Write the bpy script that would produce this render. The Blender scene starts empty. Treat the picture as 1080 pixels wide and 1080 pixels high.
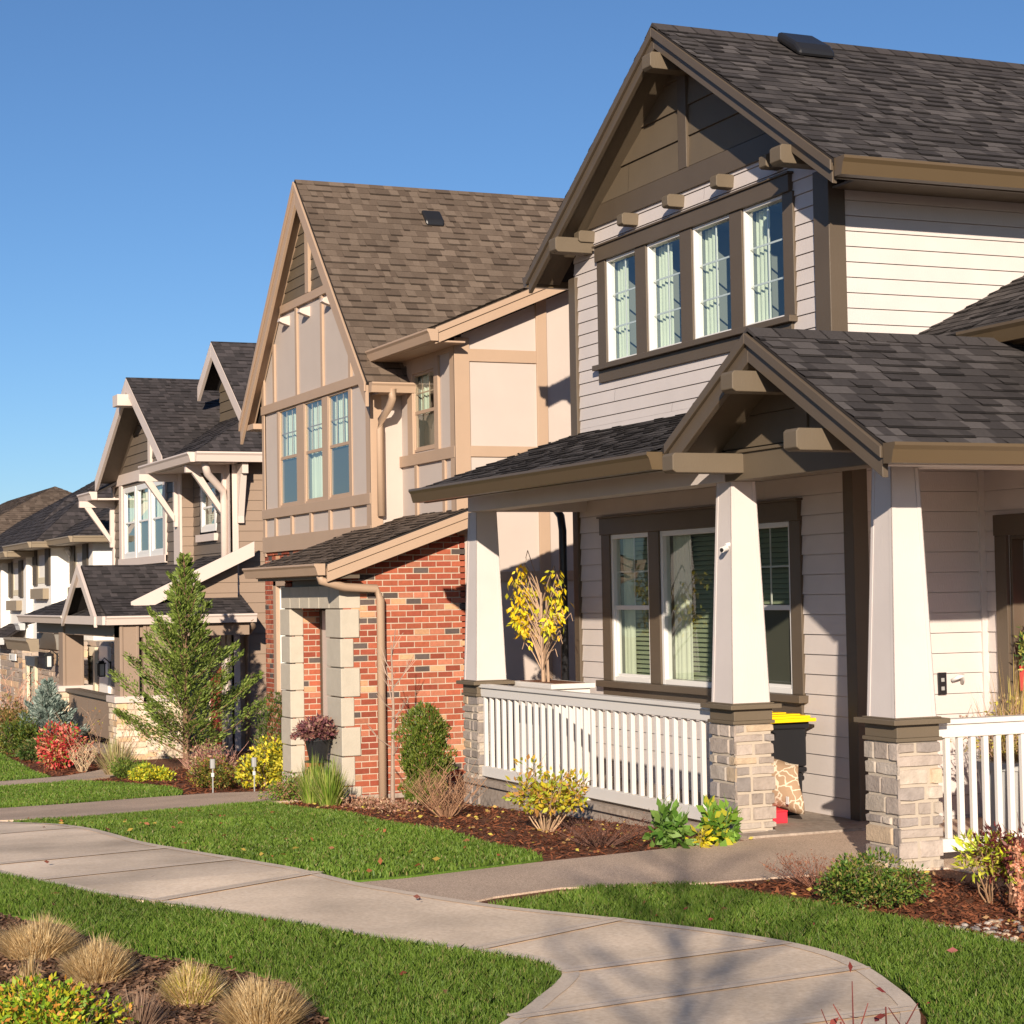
import bpy, math, random
import numpy as np
from mathutils import Vector, Matrix
random.seed(7); RNG = np.random.default_rng(7)
C = bpy.context.scene.collection
# ------------------------------------------------------------------ camera frame
YAW, PIT, ROL, FPX, EYE = 1.16263743, 0.04124282, -0.01730336, 2069.43, 1.9
_f = np.array([-math.sin(YAW)*math.cos(PIT), math.cos(YAW)*math.cos(PIT), math.sin(PIT)])
_r = np.array([math.cos(YAW), math.sin(YAW), 0.]); _u = np.cross(_r, _f)
_c, _s = math.cos(ROL), math.sin(ROL)
CAMR = np.array([_c*_r+_s*_u, -_s*_r+_c*_u, _f])
def U(px, py, x=None, y=None, z=None):
    """measured photo direction met with a real wall plane -> world point"""
    d = CAMR.T@np.array([(px-540)/FPX, -(py-540)/FPX, 1.])
    t = x/d[0] if x is not None else y/d[1] if y is not None else (z-EYE)/d[2]
    return float(t*d[0]), float(t*d[1]), float(EYE+t*d[2])
KX = [-400, -80, -50, -38, -34, -30, -26, -22, -18, -13, -8, 400]
KZ = [-8, -2.0, -1.3, -1.08, -1.03, -.88, -.70, -.48, -.22, 0, 0, 0]
def g(x): return float(np.interp(x, KX, KZ))
# ------------------------------------------------------------------ materials
def newmat(name):
    m = bpy.data.materials.new(name); m.use_nodes = True
    nt = m.node_tree; b = nt.nodes['Principled BSDF']
    return m, nt, b
def N(nt, t, **k):
    n = nt.nodes.new(t)
    for a, v in k.items(): setattr(n, a, v)
    return n
def noise_bump(nt, b, scale, strength, dist=.01, detail=4, stretch=None):
    tc = N(nt, 'ShaderNodeTexCoord'); mp = N(nt, 'ShaderNodeMapping')
    if stretch: mp.inputs['Scale'].default_value = stretch
    no = N(nt, 'ShaderNodeTexNoise'); no.inputs['Scale'].default_value = scale; no.inputs['Detail'].default_value = detail
    bu = N(nt, 'ShaderNodeBump'); bu.inputs['Strength'].default_value = strength; bu.inputs['Distance'].default_value = dist
    nt.links.new(tc.outputs['Object'], mp.inputs[0]); nt.links.new(mp.outputs[0], no.inputs['Vector'])
    nt.links.new(no.outputs['Fac'], bu.inputs['Height']); nt.links.new(bu.outputs[0], b.inputs['Normal'])
    return tc
def paint(name, col, rough=.55, var=.08, scale=3, bump=.15, bscale=60, stretch=None, spec=.35):
    m, nt, b = newmat(name)
    tc = noise_bump(nt, b, bscale, bump, .004, 3, stretch)
    n1 = N(nt, 'ShaderNodeTexNoise'); n1.inputs['Scale'].default_value = scale; n1.inputs['Detail'].default_value = 5
    nt.links.new(tc.outputs['Object'], n1.inputs['Vector'])
    mx = N(nt, 'ShaderNodeMix', data_type='RGBA'); 
    mx.inputs[6].default_value = (*[c*(1-var) for c in col], 1); mx.inputs[7].default_value = (*[min(1, c*(1+var)) for c in col], 1)
    nt.links.new(n1.outputs['Fac'], mx.inputs[0]); nt.links.new(mx.outputs[2], b.inputs['Base Color'])
    b.inputs['Roughness'].default_value = rough; b.inputs['Specular IOR Level'].default_value = spec
    return m
def attr_mat(name, rough=.8, trans=0, bscale=90, bump=.3, nvar=.25, nscale=25, spec=.3, lowvar=.1):
    m, nt, b = newmat(name)
    tc = noise_bump(nt, b, bscale, bump, .006, 4)
    at = N(nt, 'ShaderNodeAttribute', attribute_name='Col')
    n1 = N(nt, 'ShaderNodeTexNoise'); n1.inputs['Scale'].default_value = nscale; n1.inputs['Detail'].default_value = 6
    nt.links.new(tc.outputs['Object'], n1.inputs['Vector'])
    mr = N(nt, 'ShaderNodeMapRange'); mr.inputs['To Min'].default_value = 1-nvar; mr.inputs['To Max'].default_value = 1+nvar
    nt.links.new(n1.outputs['Fac'], mr.inputs['Value'])
    n3 = N(nt, 'ShaderNodeTexNoise'); n3.inputs['Scale'].default_value = .8; n3.inputs['Detail'].default_value = 5; m3 = N(nt, 'ShaderNodeMapRange'); m3.inputs['From Min'].default_value = .3; m3.inputs['From Max'].default_value = .7; m3.inputs['To Min'].default_value = 1-lowvar; m3.inputs['To Max'].default_value = 1+lowvar
    mm = N(nt, 'ShaderNodeMath', operation='MULTIPLY'); nt.links.new(tc.outputs['Object'], n3.inputs['Vector']); nt.links.new(n3.outputs['Fac'], m3.inputs['Value']); nt.links.new(mr.outputs[0], mm.inputs[0]); nt.links.new(m3.outputs[0], mm.inputs[1])
    mx = N(nt, 'ShaderNodeVectorMath', operation='SCALE'); nt.links.new(at.outputs['Color'], mx.inputs[0]); nt.links.new(mm.outputs[0], mx.inputs['Scale'])
    nt.links.new(mx.outputs[0], b.inputs['Base Color'])
    b.inputs['Roughness'].default_value = rough; b.inputs['Specular IOR Level'].default_value = spec
    if trans:
        out = nt.nodes['Material Output']; tr = N(nt, 'ShaderNodeBsdfTranslucent'); ms = N(nt, 'ShaderNodeMixShader'); ms.inputs[0].default_value = trans
        nt.links.new(mx.outputs[0], tr.inputs['Color']); nt.links.new(b.outputs[0], ms.inputs[1]); nt.links.new(tr.outputs[0], ms.inputs[2]); nt.links.new(ms.outputs[0], out.inputs[0])
    return m
def glass_mat(name, ior=1.6, tint=(.9, .95, .93)):
    m, nt, b = newmat(name); nt.nodes.remove(b); out = nt.nodes['Material Output']
    tr = N(nt, 'ShaderNodeBsdfTransparent'); tr.inputs[0].default_value = (*tint, 1)
    gl = N(nt, 'ShaderNodeBsdfGlossy'); gl.inputs['Roughness'].default_value = .015; gl.inputs[0].default_value = (.92, .97, 1, 1)
    fr = N(nt, 'ShaderNodeFresnel'); ge = N(nt, 'ShaderNodeNewGeometry'); mi = N(nt, 'ShaderNodeMapRange'); mi.inputs['To Min'].default_value = ior; mi.inputs['To Max'].default_value = 1/ior
    nt.links.new(ge.outputs['Backfacing'], mi.inputs['Value']); nt.links.new(mi.outputs[0], fr.inputs['IOR'])
    tc = N(nt, 'ShaderNodeTexCoord'); no = N(nt, 'ShaderNodeTexNoise'); no.inputs['Scale'].default_value = 1.6; no.inputs['Detail'].default_value = 1
    bu = N(nt, 'ShaderNodeBump'); bu.inputs['Strength'].default_value = .12; bu.inputs['Distance'].default_value = .02
    nt.links.new(tc.outputs['Object'], no.inputs['Vector']); nt.links.new(no.outputs['Fac'], bu.inputs['Height']); nt.links.new(bu.outputs[0], gl.inputs['Normal'])
    ms = N(nt, 'ShaderNodeMixShader'); nt.links.new(fr.outputs[0], ms.inputs[0]); nt.links.new(tr.outputs[0], ms.inputs[1]); nt.links.new(gl.outputs[0], ms.inputs[2]); nt.links.new(ms.outputs[0], out.inputs[0])
    return m
def speck_mat(name, c1, c2, c3, scale=120, rough=.85, big=1.2, bump=.4, bigvar=.16, stretch=None):
    m, nt, b = newmat(name); tc = noise_bump(nt, b, scale, bump, .006, 5, stretch)
    v = N(nt, 'ShaderNodeTexNoise'); v.inputs['Scale'].default_value = scale; v.inputs['Detail'].default_value = 5; v.inputs['Roughness'].default_value = .7
    cr = N(nt, 'ShaderNodeValToRGB'); e = cr.color_ramp.elements
    e[0].position = .33; e[0].color = (*c1, 1); e[1].position = .68; e[1].color = (*c3, 1); x = cr.color_ramp.elements.new(.5); x.color = (*c2, 1)
    n2 = N(nt, 'ShaderNodeTexNoise'); n2.inputs['Scale'].default_value = big; n2.inputs['Detail'].default_value = 6
    mr = N(nt, 'ShaderNodeMapRange'); mr.inputs['From Min'].default_value = .3; mr.inputs['From Max'].default_value = .7; mr.inputs['To Min'].default_value = 1-bigvar; mr.inputs['To Max'].default_value = 1+bigvar
    sc = N(nt, 'ShaderNodeVectorMath', operation='SCALE')
    nt.links.new(tc.outputs['Object'], v.inputs['Vector']); nt.links.new(tc.outputs['Object'], n2.inputs['Vector']); nt.links.new(v.outputs['Fac'], cr.inputs[0])
    nt.links.new(n2.outputs['Fac'], mr.inputs['Value']); nt.links.new(cr.outputs[0], sc.inputs[0]); nt.links.new(mr.outputs[0], sc.inputs['Scale']); nt.links.new(sc.outputs[0], b.inputs['Base Color'])
    b.inputs['Roughness'].default_value = rough; b.inputs['Specular IOR Level'].default_value = .2
    return m
M = {}
M['ivory'] = paint('ivory_paint', (.60, .54, .51), bump=.35, bscale=28, stretch=(6, 6, .7))
M['white'] = paint('white_paint', (.66, .625, .585), var=.04)
M['vinyl'] = paint('white_vinyl', (.74, .72, .69), rough=.35, var=.02, bump=0)
M['bronze'] = paint('dark_brown_paint', (.105, .079, .055), rough=.5, var=.12, bump=.3, bscale=25, stretch=(5, 5, 1))
M['umber'] = paint('olive_brown_shake', (.135, .104, .07), rough=.6, var=.12, bump=.5, bscale=25, stretch=(8, 8, .6))
M['gutter'] = paint('bronze_metal', (.105, .072, .038), rough=.4, var=.05, bump=.02, spec=.5)
M['cream'] = paint('cream_stucco', (.50, .425, .375), rough=.8, bump=.5, bscale=140, var=.05)
M['tan'] = paint('tan_trim', (.42, .295, .205), rough=.55, var=.06)
M['taupe'] = paint('taupe_siding', (.285, .205, .15), rough=.6, var=.07, bump=.3, bscale=25, stretch=(5, 5, .6))
M['taupe_dark'] = paint('grey_taupe_siding', (.16, .125, .095), rough=.6, var=.08, bump=.4, bscale=25, stretch=(6, 6, .6))
M['pinkwhite'] = paint('pale_pink_trim', (.62, .52, .46), rough=.5, var=.04)
M['sunwhite'] = paint('white_stucco', (.80, .77, .72), rough=.85, var=.05, bump=.6, bscale=90)
M['quoin'] = paint('limestone_quoin', (.47, .42, .34), rough=.8, var=.12, scale=8, bump=.5, bscale=50)
M['conc'] = speck_mat('sidewalk_concrete', (.68, .53, .385), (.78, .62, .455), (.86, .71, .55), scale=35, big=.7, bump=.2, bigvar=.36)
M['concedge'] = speck_mat('trowelled_concrete_edge', (.62, .50, .38), (.70, .57, .44), (.76, .64, .51), scale=60, big=1.5, bump=.12, bigvar=.1)
M['aggr'] = speck_mat('exposed_aggregate', (.28, .205, .15), (.54, .40, .295), (.80, .64, .49), scale=130, big=1.1, bump=.6)
M['found'] = speck_mat('foundation_concrete', (.26, .21, .17), (.34, .28, .23), (.42, .35, .29), scale=18, big=1.5, bump=.3)
M['soil'] = speck_mat('bark_mulch_soil', (.06, .024, .013), (.15, .062, .033), (.27, .12, .065), scale=70, big=1.4, bump=1.0)
M['turf'] = speck_mat('turf_base', (.05, .09, .01), (.09, .16, .018), (.14, .22, .035), scale=90, big=1.0, bump=1.0)
M['joint'] = paint('joint_line', (.56, .46, .36), bump=0); M['asph'] = speck_mat('asphalt', (.05, .05, .05), (.07, .068, .066), (.1, .1, .1), scale=90)  # joint: plain darker tone of the thin sidewalk joint lines
M['shingle'] = attr_mat('asphalt_shingle', rough=.9, bscale=220, bump=.5, nvar=.22, nscale=40, spec=.15)
M['brick'] = attr_mat('clay_brick', rough=.85, bscale=120, bump=.5, nvar=.25, nscale=30, spec=.15)
M['stone'] = attr_mat('ledge_stone', rough=.8, bscale=45, bump=1.0, nvar=.35, nscale=14, spec=.2)
M['mortar_grey'] = paint('pier_mortar', (.44, .375, .30), rough=.95, bump=.6, bscale=120); M['mortar'] = paint('mortar', (.50, .41, .315), rough=.95, bump=.6, bscale=120)
M['leaf'] = attr_mat('leaf', rough=.5, trans=.3, bump=0, nvar=.12, nscale=6, spec=.35)
M['blade'] = attr_mat('grass_blade', rough=.5, trans=.35, bump=0, nvar=.15, nscale=1.2, spec=.3)
M['twig'] = attr_mat('twig_bark', rough=.85, bump=.3, nvar=.2)
M['chip'] = attr_mat('bark_chip', rough=.9, bump=.2, nvar=.2)
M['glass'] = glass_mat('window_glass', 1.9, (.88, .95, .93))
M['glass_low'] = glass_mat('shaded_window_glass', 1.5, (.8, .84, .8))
M['room'] = paint('room_wall', (.20, .21, .19), rough=.9, bump=0)
M['curtain'] = paint('curtain_cloth', (.60, .63, .50), rough=.9, bump=0)
M['blind'] = paint('window_blind', (.34, .38, .25), rough=.7, bump=0)
M['screen'] = paint('insect_screen', (.10, .095, .075), rough=.8, bump=0, var=.02)
M['black'] = paint('black_plastic', (.018, .018, .02), rough=.35, bump=0)
M['yellow'] = paint('yellow_plastic', (.95, .62, .01), rough=.35, bump=0, var=.03)
M['red'] = paint('red_plastic', (.75, .03, .05), rough=.4, bump=0)
M['doorred'] = paint('red_door_paint', (.35, .03, .02), rough=.4, bump=0)
M['metal'] = paint('grey_metal', (.35, .35, .34), rough=.35, bump=0)
M['lampglass'] = paint('frosted_lamp_glass', (.6, .62, .6), rough=.2, bump=0)
# ------------------------------------------------------------------ mesh builder
class B:
    def __init__(s): s.v = []; s.f = []; s.c = []
    def add(s, vs, fs, col=None):
        k = len(s.v); s.v += [tuple(map(float, p)) for p in vs]
        for f in fs: s.f.append(tuple(i+k for i in f)); s.c.append(col or (.5, .5, .5))
        return s
    def box(s, x0, x1, y0, y1, z0, z1, col=None):
        x0, x1 = sorted((x0, x1)); y0, y1 = sorted((y0, y1)); z0, z1 = sorted((z0, z1))
        return s.add([(x, y, z) for z in (z0, z1) for y in (y0, y1) for x in (x0, x1)],
                     [(0, 2, 3, 1), (4, 5, 7, 6), (0, 1, 5, 4), (2, 6, 7, 3), (0, 4, 6, 2), (1, 3, 7, 5)], col)
    def prism(s, poly, vec, col=None):
        n = len(poly); P = [Vector(p) for p in poly]; V = Vector(vec)
        nrm = Vector((0, 0, 0))
        for i in range(n): nrm += P[i].cross(P[(i+1) % n])
        if nrm.dot(V) > 0: P.reverse()
        vs = P+[p+V for p in P]
        return s.add(vs, [tuple(range(n)), tuple(range(2*n-1, n-1, -1))]+[(i, i+n, (i+1) % n+n, (i+1) % n) for i in range(n)], col)
    def tube(s, pts, r, n=6, col=None, r1=None):
        P = [Vector(p) for p in pts]; m = len(P); vs = []; fs = []
        for i, p in enumerate(P):
            d = (P[min(i+1, m-1)]-P[max(i-1, 0)]); d = d.normalized() if d.length > 1e-9 else Vector((0, 0, 1))
            a = d.cross(Vector((.31, .17, .93))); a = a.normalized() if a.length > 1e-4 else Vector((1, 0, 0)); b = d.cross(a)
            rr = r if r1 is None else r+(r1-r)*i/max(1, m-1)
            for k in range(n): t = 2*math.pi*k/n; vs.append(p+a*math.cos(t)*rr+b*math.sin(t)*rr)
        for i in range(m-1):
            for k in range(n): fs.append((i*n+k, i*n+(k+1) % n, (i+1)*n+(k+1) % n, (i+1)*n+k))
        fs.append(tuple(range(n-1, -1, -1))); fs.append(tuple((m-1)*n+k for k in range(n)))
        return s.add(vs, fs, col)
    def make(s, name, mat, parent=None, smooth=False, bevel=0, label=None):
        me = bpy.data.meshes.new(name); me.from_pydata(s.v, [], s.f); me.update()
        a = me.attributes.new('Col', 'FLOAT_COLOR', 'FACE')
        if s.c: a.data.foreach_set('color', np.array([(*c[:3], 1) for c in s.c], dtype=np.float32).ravel())
        me.materials.append(M[mat] if isinstance(mat, str) else mat)
        if smooth: me.polygons.foreach_set('use_smooth', [True]*len(me.polygons))
        o = bpy.data.objects.new(name, me); C.objects.link(o)
        if parent: o.parent = parent; o.matrix_parent_inverse = parent.matrix_world.inverted()
        if bevel:
            md = o.modifiers.new('bevel', 'BEVEL'); md.width = bevel; md.segments = 2; md.limit_method = 'ANGLE'
        if label: o['label'] = label
        return o
def thing(name, loc, label, cat, group=None):
    o = bpy.data.objects.new(name, None); C.objects.link(o); o.location = loc; o.empty_display_size = .3
    o.matrix_world = Matrix.Translation(loc); o['label'] = label; o['category'] = cat
    if group: o['group'] = group
    return o
def tag(o, label, cat, group=None):
    o['label'] = label; o['category'] = cat
    if group: o['group'] = group
    return o
def struct(o): o['kind'] = 'structure'; return o
# ------------------------------------------------------------------ wall helpers: plane ('f',Y) faces -Y, ('s',X) faces +X
def W(pl, u, z, off=0): return (u, pl[1]-off, z) if pl[0] == 'f' else (pl[1]+off, u, z)
def wb(b, pl, u0, u1, z0, z1, o0, o1, col=None):
    p, q = W(pl, u0, z0, o0), W(pl, u1, z1, o1); return b.box(p[0], q[0], p[1], q[1], p[2], q[2], col)
def wpoly(b, pl, pts, o0, o1, col=None):
    P = [W(pl, u, z, o0) for u, z in pts]; a, c = Vector(W(pl, 0, 0, o0)), Vector(W(pl, 0, 0, o1)); return b.prism(P, c-a, col)
def span(poly, v):
    xs = []; n = len(poly)
    for i in range(n):
        (a, p), (c, q) = poly[i], poly[(i+1) % n]
        if (p <= v <= q) or (q <= v <= p):
            if abs(p-q) < 1e-9: xs += [a, c]
            else: xs.append(a+(c-a)*(v-p)/(q-p))
    return (min(xs), max(xs)) if xs else None
def courses(b, pl, poly, holes=(), reveal=.15, lap=.014, zref=0, col=None):
    z0 = min(p[1] for p in poly); z1 = max(p[1] for p in poly)
    k0 = math.floor((z0-zref)/reveal); zs = {z0, z1}
    k = k0
    while zref+k*reveal < z1:
        if zref+k*reveal > z0: zs.add(zref+k*reveal)
        k += 1
    for h in holes:
        for z in h[2:]:
            if z0 < z < z1: zs.add(z)
    for p in poly: zs.add(p[1])
    if lap > 0:
        for c in list(zs):
            if abs(((c-zref)/reveal)-round((c-zref)/reveal)) < 1e-4 and c-.006 > z0: zs.add(c-.006)
    zs = sorted(zs)
    def q(u0a, u1a, u0b, u1b, za, zb, oa, ob):
        vs = [W(pl, u0a, za, oa), W(pl, u1a, za, oa), W(pl, u1b, zb, ob), W(pl, u0b, zb, ob)]
        b.add(vs, [(0, 1, 2, 3)], col)
    for a, c in zip(zs[:-1], zs[1:]):
        if c-a < 1e-5: continue
        sa, sb = span(poly, a+1e-6), span(poly, c-1e-6)
        if not sa or not sb: continue
        mid = (a+c)/2; fr0 = ((a-zref)/reveal) % 1; fr0 = 0 if fr0 > .9999 else fr0
        fr1 = fr0+(c-a)/reveal
        oa, ob = lap*(1-fr0), lap*max(0, 1-fr1)
        if lap > 0 and c-a < .0061 and fr1 > .9999: oa = ob = -.014
        segs = [(sa[0], sa[1], sb[0], sb[1])]
        for h in holes:
            if h[2]-1e-6 <= a and c <= h[3]+1e-6:
                ns = []
                for s in segs:
                    if h[1] <= min(s[0], s[2]) or h[0] >= max(s[1], s[3]): ns.append(s); continue
                    if h[0] > min(s[0], s[2]): ns.append((s[0], h[0], s[2], h[0]))
                    if h[1] < max(s[1], s[3]): ns.append((h[1], s[1], h[1], s[3]))
                segs = ns
        if lap > 0:
            ns = []
            for s_ in segs:
                L_ = s_[1]-s_[0]
                if L_ > 2.0 and c-a > .007:
                    cut = s_[0]+L_*random.uniform(.15, .85)
                    if cut < min(s_[1], s_[3])-.1 and cut > max(s_[0], s_[2])+.1: ns += [(s_[0], cut, s_[2], cut), (cut+.0035, s_[1], cut+.0035, s_[3])]; b.add([W(pl, cut-.01, a, -.012), W(pl, cut+.014, a, -.012), W(pl, cut+.014, c, -.012), W(pl, cut-.01, c, -.012)], [(0, 1, 2, 3)], col); continue
                ns.append(s_)
            segs = ns
        for s in segs:
            q(*s, a, c, oa, ob)
            if fr0 < 1e-6 and lap > 0:
                b.add([W(pl, s[0], a, -.014), W(pl, s[1], a, -.014), W(pl, s[1], a, lap), W(pl, s[0], a, lap)], [(0, 1, 2, 3)], col)
    return b
def jit(c, a): k = 1+random.uniform(-a, a); return tuple(max(0, x*k) for x in c)
PAL = {'dark': [(.050, .044, .043), (.059, .052, .050), (.069, .061, .059), (.044, .039, .038), (.090, .080, .077)],
       'brown': [(.122, .090, .067), (.136, .101, .076), (.108, .079, .059), (.156, .117, .088)],
       'slate': [(.050, .044, .044), (.060, .052, .052), (.072, .062, .062), (.043, .038, .038)]}
def roof(b, pts, pal, expo=.14, slab=.05, tabs=True):
    """shingled roof plane through 3D pts (convex); every tab is geometry, laid in stepped courses"""
    P = [Vector(p) for p in pts]; n = Vector((0, 0, 0))
    for i in range(len(P)): n += P[i].cross(P[(i+1) % len(P)])
    n.normalize()
    if n.z < 0: n = -n; P.reverse()
    Uv = Vector((0, 0, 1)).cross(n).normalized(); Vv = n.cross(Uv)
    O = P[0]; poly = [((p-O).dot(Uv), (p-O).dot(Vv)) for p in P]
    b.prism([p-n*.004 for p in P], -n*slab, (.03, .026, .025))
    v = min(p[1] for p in poly); v1 = max(p[1] for p in poly); cols = PAL[pal]; last = None
    while v < v1-.01:
        w = min(v+expo, v1); s0, s1 = span(poly, v+1e-4), span(poly, w-1e-4)
        if s0 and s1:
            u = min(s0[0], s1[0])-random.uniform(0, .2); ue = max(s0[1], s1[1])
            while u < ue:
                du = random.choice((.09, .13, .17, .22)); e = u+du
                a0, a1 = max(u, s0[0]), min(e, s0[1]); c0, c1 = max(u, s1[0]), min(e, s1[1])
                if a1 > a0 or c1 > c0:
                    if a1 < a0: a0 = a1 = min(max(a0, s0[0]), s0[1])
                    if c1 < c0: c0 = c1 = min(max(c0, s1[0]), s1[1])
                    raised = random.random() < .45; h = .016 if raised else .008
                    q = lambda uu, vv, hh: O+Uv*uu+Vv*vv+n*hh
                    vs = [q(a0, v, h), q(a1, v, h), q(c1, w, .003), q(c0, w, .003), q(a0, v, -.002), q(a1, v, -.002)]
                    cc = random.choice([x for x in cols if x != last]); last = cc; cj = jit(cc, .10)
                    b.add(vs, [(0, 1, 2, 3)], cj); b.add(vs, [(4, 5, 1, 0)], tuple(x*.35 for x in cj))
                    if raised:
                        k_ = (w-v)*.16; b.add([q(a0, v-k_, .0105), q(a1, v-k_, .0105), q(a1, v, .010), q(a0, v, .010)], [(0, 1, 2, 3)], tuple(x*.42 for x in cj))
                u = e
        v += expo
    return b
def gutter(b, p0, p1, out, s=1.0):
    """K-style gutter; p0,p1 = top back edge, out = unit outward dir"""
    p0, p1, o = Vector(p0), Vector(p1), Vector(out); z = Vector((0, 0, 1))
    prof = [(0, 0), (.125, 0), (.128, -.02), (.108, -.045), (.085, -.125), (0, -.125)]
    b.prism([p0+o*a*s+z*c*s for a, c in prof], p1-p0)
    return b
def shade(poly, z): pass
def window(par, pl, u0, u1, z0, z1, hung=True, cols=0, rows=0, upper_only=True, frame='vinyl', cover='curtain', glass='glass', fw=.045, inset=.03, depth=.5, side=None):
    """window (frame) > pane, muntin, curtain or blind, room lining"""
    b = B(); o1 = .012; o0 = -inset-.04
    for a in ((u0, u0+fw, z0, z1), (u1-fw, u1, z0, z1), (u0+fw, u1-fw, z0, z0+fw), (u0+fw, u1-fw, z1-fw, z1)): wb(b, pl, *a, o0, o1)
    mid = z0+(z1-z0)*.5
    if hung:
        wb(b, pl, u0+fw, u1-fw, mid-.022, mid+.022, -inset-.02, .0)
        for a in ((u0+fw, u0+fw+.03, z0+fw, mid-.022), (u1-fw-.03, u1-fw, z0+fw, mid-.022), (u0+fw+.03, u1-fw-.03, z0+fw, z0+fw+.03)): wb(b, pl, *a, -inset-.018, -.006)
    w = b.make('window', frame, par, bevel=.003)
    g0 = B().add([W(pl, u0+fw, z0+fw, -inset), W(pl, u1-fw, z0+fw, -inset), W(pl, u1-fw, z1-fw, -inset), W(pl, u0+fw, z1-fw, -inset)], [(0, 1, 2, 3)])
    g0.make('pane', glass, w)
    if cols or rows:
        m = B(); za = mid+.022 if (hung and upper_only) else z0+fw; zb = z1-fw
        for i in range(1, cols): uu = u0+fw+(u1-u0-2*fw)*i/cols; wb(m, pl, uu-.008, uu+.008, za, zb, -inset-.012, -inset-.004)
        for i in range(1, rows): zz = za+(zb-za)*i/rows; wb(m, pl, u0+fw, u1-fw, zz-.008, zz+.008, -inset-.013, -inset-.005)
        m.make('muntin', frame, w)
    l = B(); e = .01
    A = [W(pl, u, z, o) for o in (-inset-.05, -depth) for u, z in ((u0+e, z0+e), (u1-e, z0+e), (u1-e, z1-e), (u0+e, z1-e))]
    l.add(A, [(0, 1, 5, 4), (1, 2, 6, 5), (2, 3, 7, 6), (3, 0, 4, 7), (4, 5, 6, 7)]); l.make('lining', 'room', w)
    if cover in ('curtain', 'both'):
        c = B(); k = 26; ww = (u1-u0-2*fw)
        def drape(ua, ub, zt, zb_):
            vs = []; n = max(8, int((ub-ua)/.018))
            for i in range(n+1):
                uu = ua+(ub-ua)*i/n; o = -inset-.075-.018*math.sin(i*1.25)-.008*math.sin(i*.5)
                vs += [W(pl, uu, zb_, o), W(pl, uu, zt, o)]
            c.add(vs, [(2*i, 2*i+2, 2*i+3, 2*i+1) for i in range(n)])
        drape(u0+fw, u0+fw+ww*(side or .42), z1-fw, z0+fw)
        if not side: drape(u1-fw-ww*.16, u1-fw, z1-fw, z0+fw)
        c.make('curtain', 'curtain', w, smooth=True)
    if cover in ('blind', 'both'):
        c = B(); z = z0+fw
        while z < z1-fw:
            c.add([W(pl, u0+fw, z, -inset-.09), W(pl, u1-fw, z, -inset-.09), W(pl, u1-fw, z+.042, -inset-.12), W(pl, u0+fw, z+.042, -inset-.12)], [(0, 1, 2, 3)]); z += .045
        c.make('blind', 'blind', w)
    if hung == 'screen' or hung is True:
        s = B().add([W(pl, u0+fw+.03, z0+fw+.03, -inset-.03), W(pl, u1-fw-.03, z0+fw+.03, -inset-.03), W(pl, u1-fw-.03, mid-.022, -inset-.03), W(pl, u0+fw+.03, mid-.022, -inset-.03)], [(0, 1, 2, 3)])
        if hung == 'screen': s.make('insect_screen', 'screen', w)
    return w
def brickwall(par, pl, poly, holes=(), bl=.192, bh=.0722, name='brick_wall', zref=0, thick=.25, core=True):
    b = B(); m = .0135
    z0 = min(p[1] for p in poly); z1 = max(p[1] for p in poly); k = math.floor((z0-zref)/bh)
    while zref+k*bh < z1:
        za, zb = zref+k*bh+m/2, zref+(k+1)*bh-m/2; k += 1
        s = span(poly, min(max(za, z0+1e-4), z1-1e-4)); s2 = span(poly, max(min(zb, z1-1e-4), z0+1e-4))
        if not s or not s2: continue
        lo, hi = max(s[0], s2[0]), min(s[1], s2[1])
        if hi-lo < .03: continue
        segs = [(lo, hi)]
        for h in holes:
            if h[2] < (za+zb)/2 < h[3]:
                ns = []
                for a, c in segs:
                    if h[1] <= a or h[0] >= c: ns.append((a, c)); continue
                    if h[0] > a: ns.append((a, h[0]))
                    if h[1] < c: ns.append((h[1], c))
                segs = ns
        for lo, hi in segs:
            u = math.floor(lo/bl)*bl-(bl/2 if k % 2 else 0)
            while u < hi:
                a, c = max(u+m/2, lo), min(u+bl-m/2, hi)
                if c-a > .02:
                    r = random.random()
                    base = (.36, .100, .055) if r < .42 else (.28, .070, .042) if r < .68 else (.40, .150, .090) if r < .87 else (.54, .30, .17) if r < .93 else (.10, .078, .07)
                    o = random.uniform(.005, .010); j = lambda: random.uniform(-.0018, .0018)
                    A = [W(pl, a+j(), za+j(), o), W(pl, c+j(), za+j(), o), W(pl, c+j(), zb+j(), o), W(pl, a+j(), zb+j(), o)]
                    Bk = [W(pl, a, za, -.01), W(pl, c, za, -.01), W(pl, c, zb, -.01), W(pl, a, zb, -.01)]
                    b.add(A+Bk, [(0, 1, 2, 3), (4, 5, 1, 0), (5, 6, 2, 1), (6, 7, 3, 2), (7, 4, 0, 3)], jit(base, .18))
                u += bl
    cb = B(); courses(cb, pl, poly, holes, reveal=50, lap=0, zref=-20)
    w = cb.make(name, 'mortar', par); o = b.make('bricks', 'brick', w); return w
STN = [(.33, .275, .235), (.38, .32, .275), (.28, .24, .215), (.42, .36, .30), (.25, .22, .205), (.36, .31, .265), (.40, .34, .28), (.31, .26, .225), (.33, .275, .235), (.38, .32, .275), (.28, .24, .215), (.45, .345, .24)]
STL = [(.62, .50, .36), (.68, .56, .42), (.58, .45, .31), (.72, .60, .46), (.60, .42, .25)]
STG = [(.40, .32, .26), (.50, .38, .29), (.33, .27, .23), (.55, .38, .24), (.45, .37, .31)]
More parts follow.
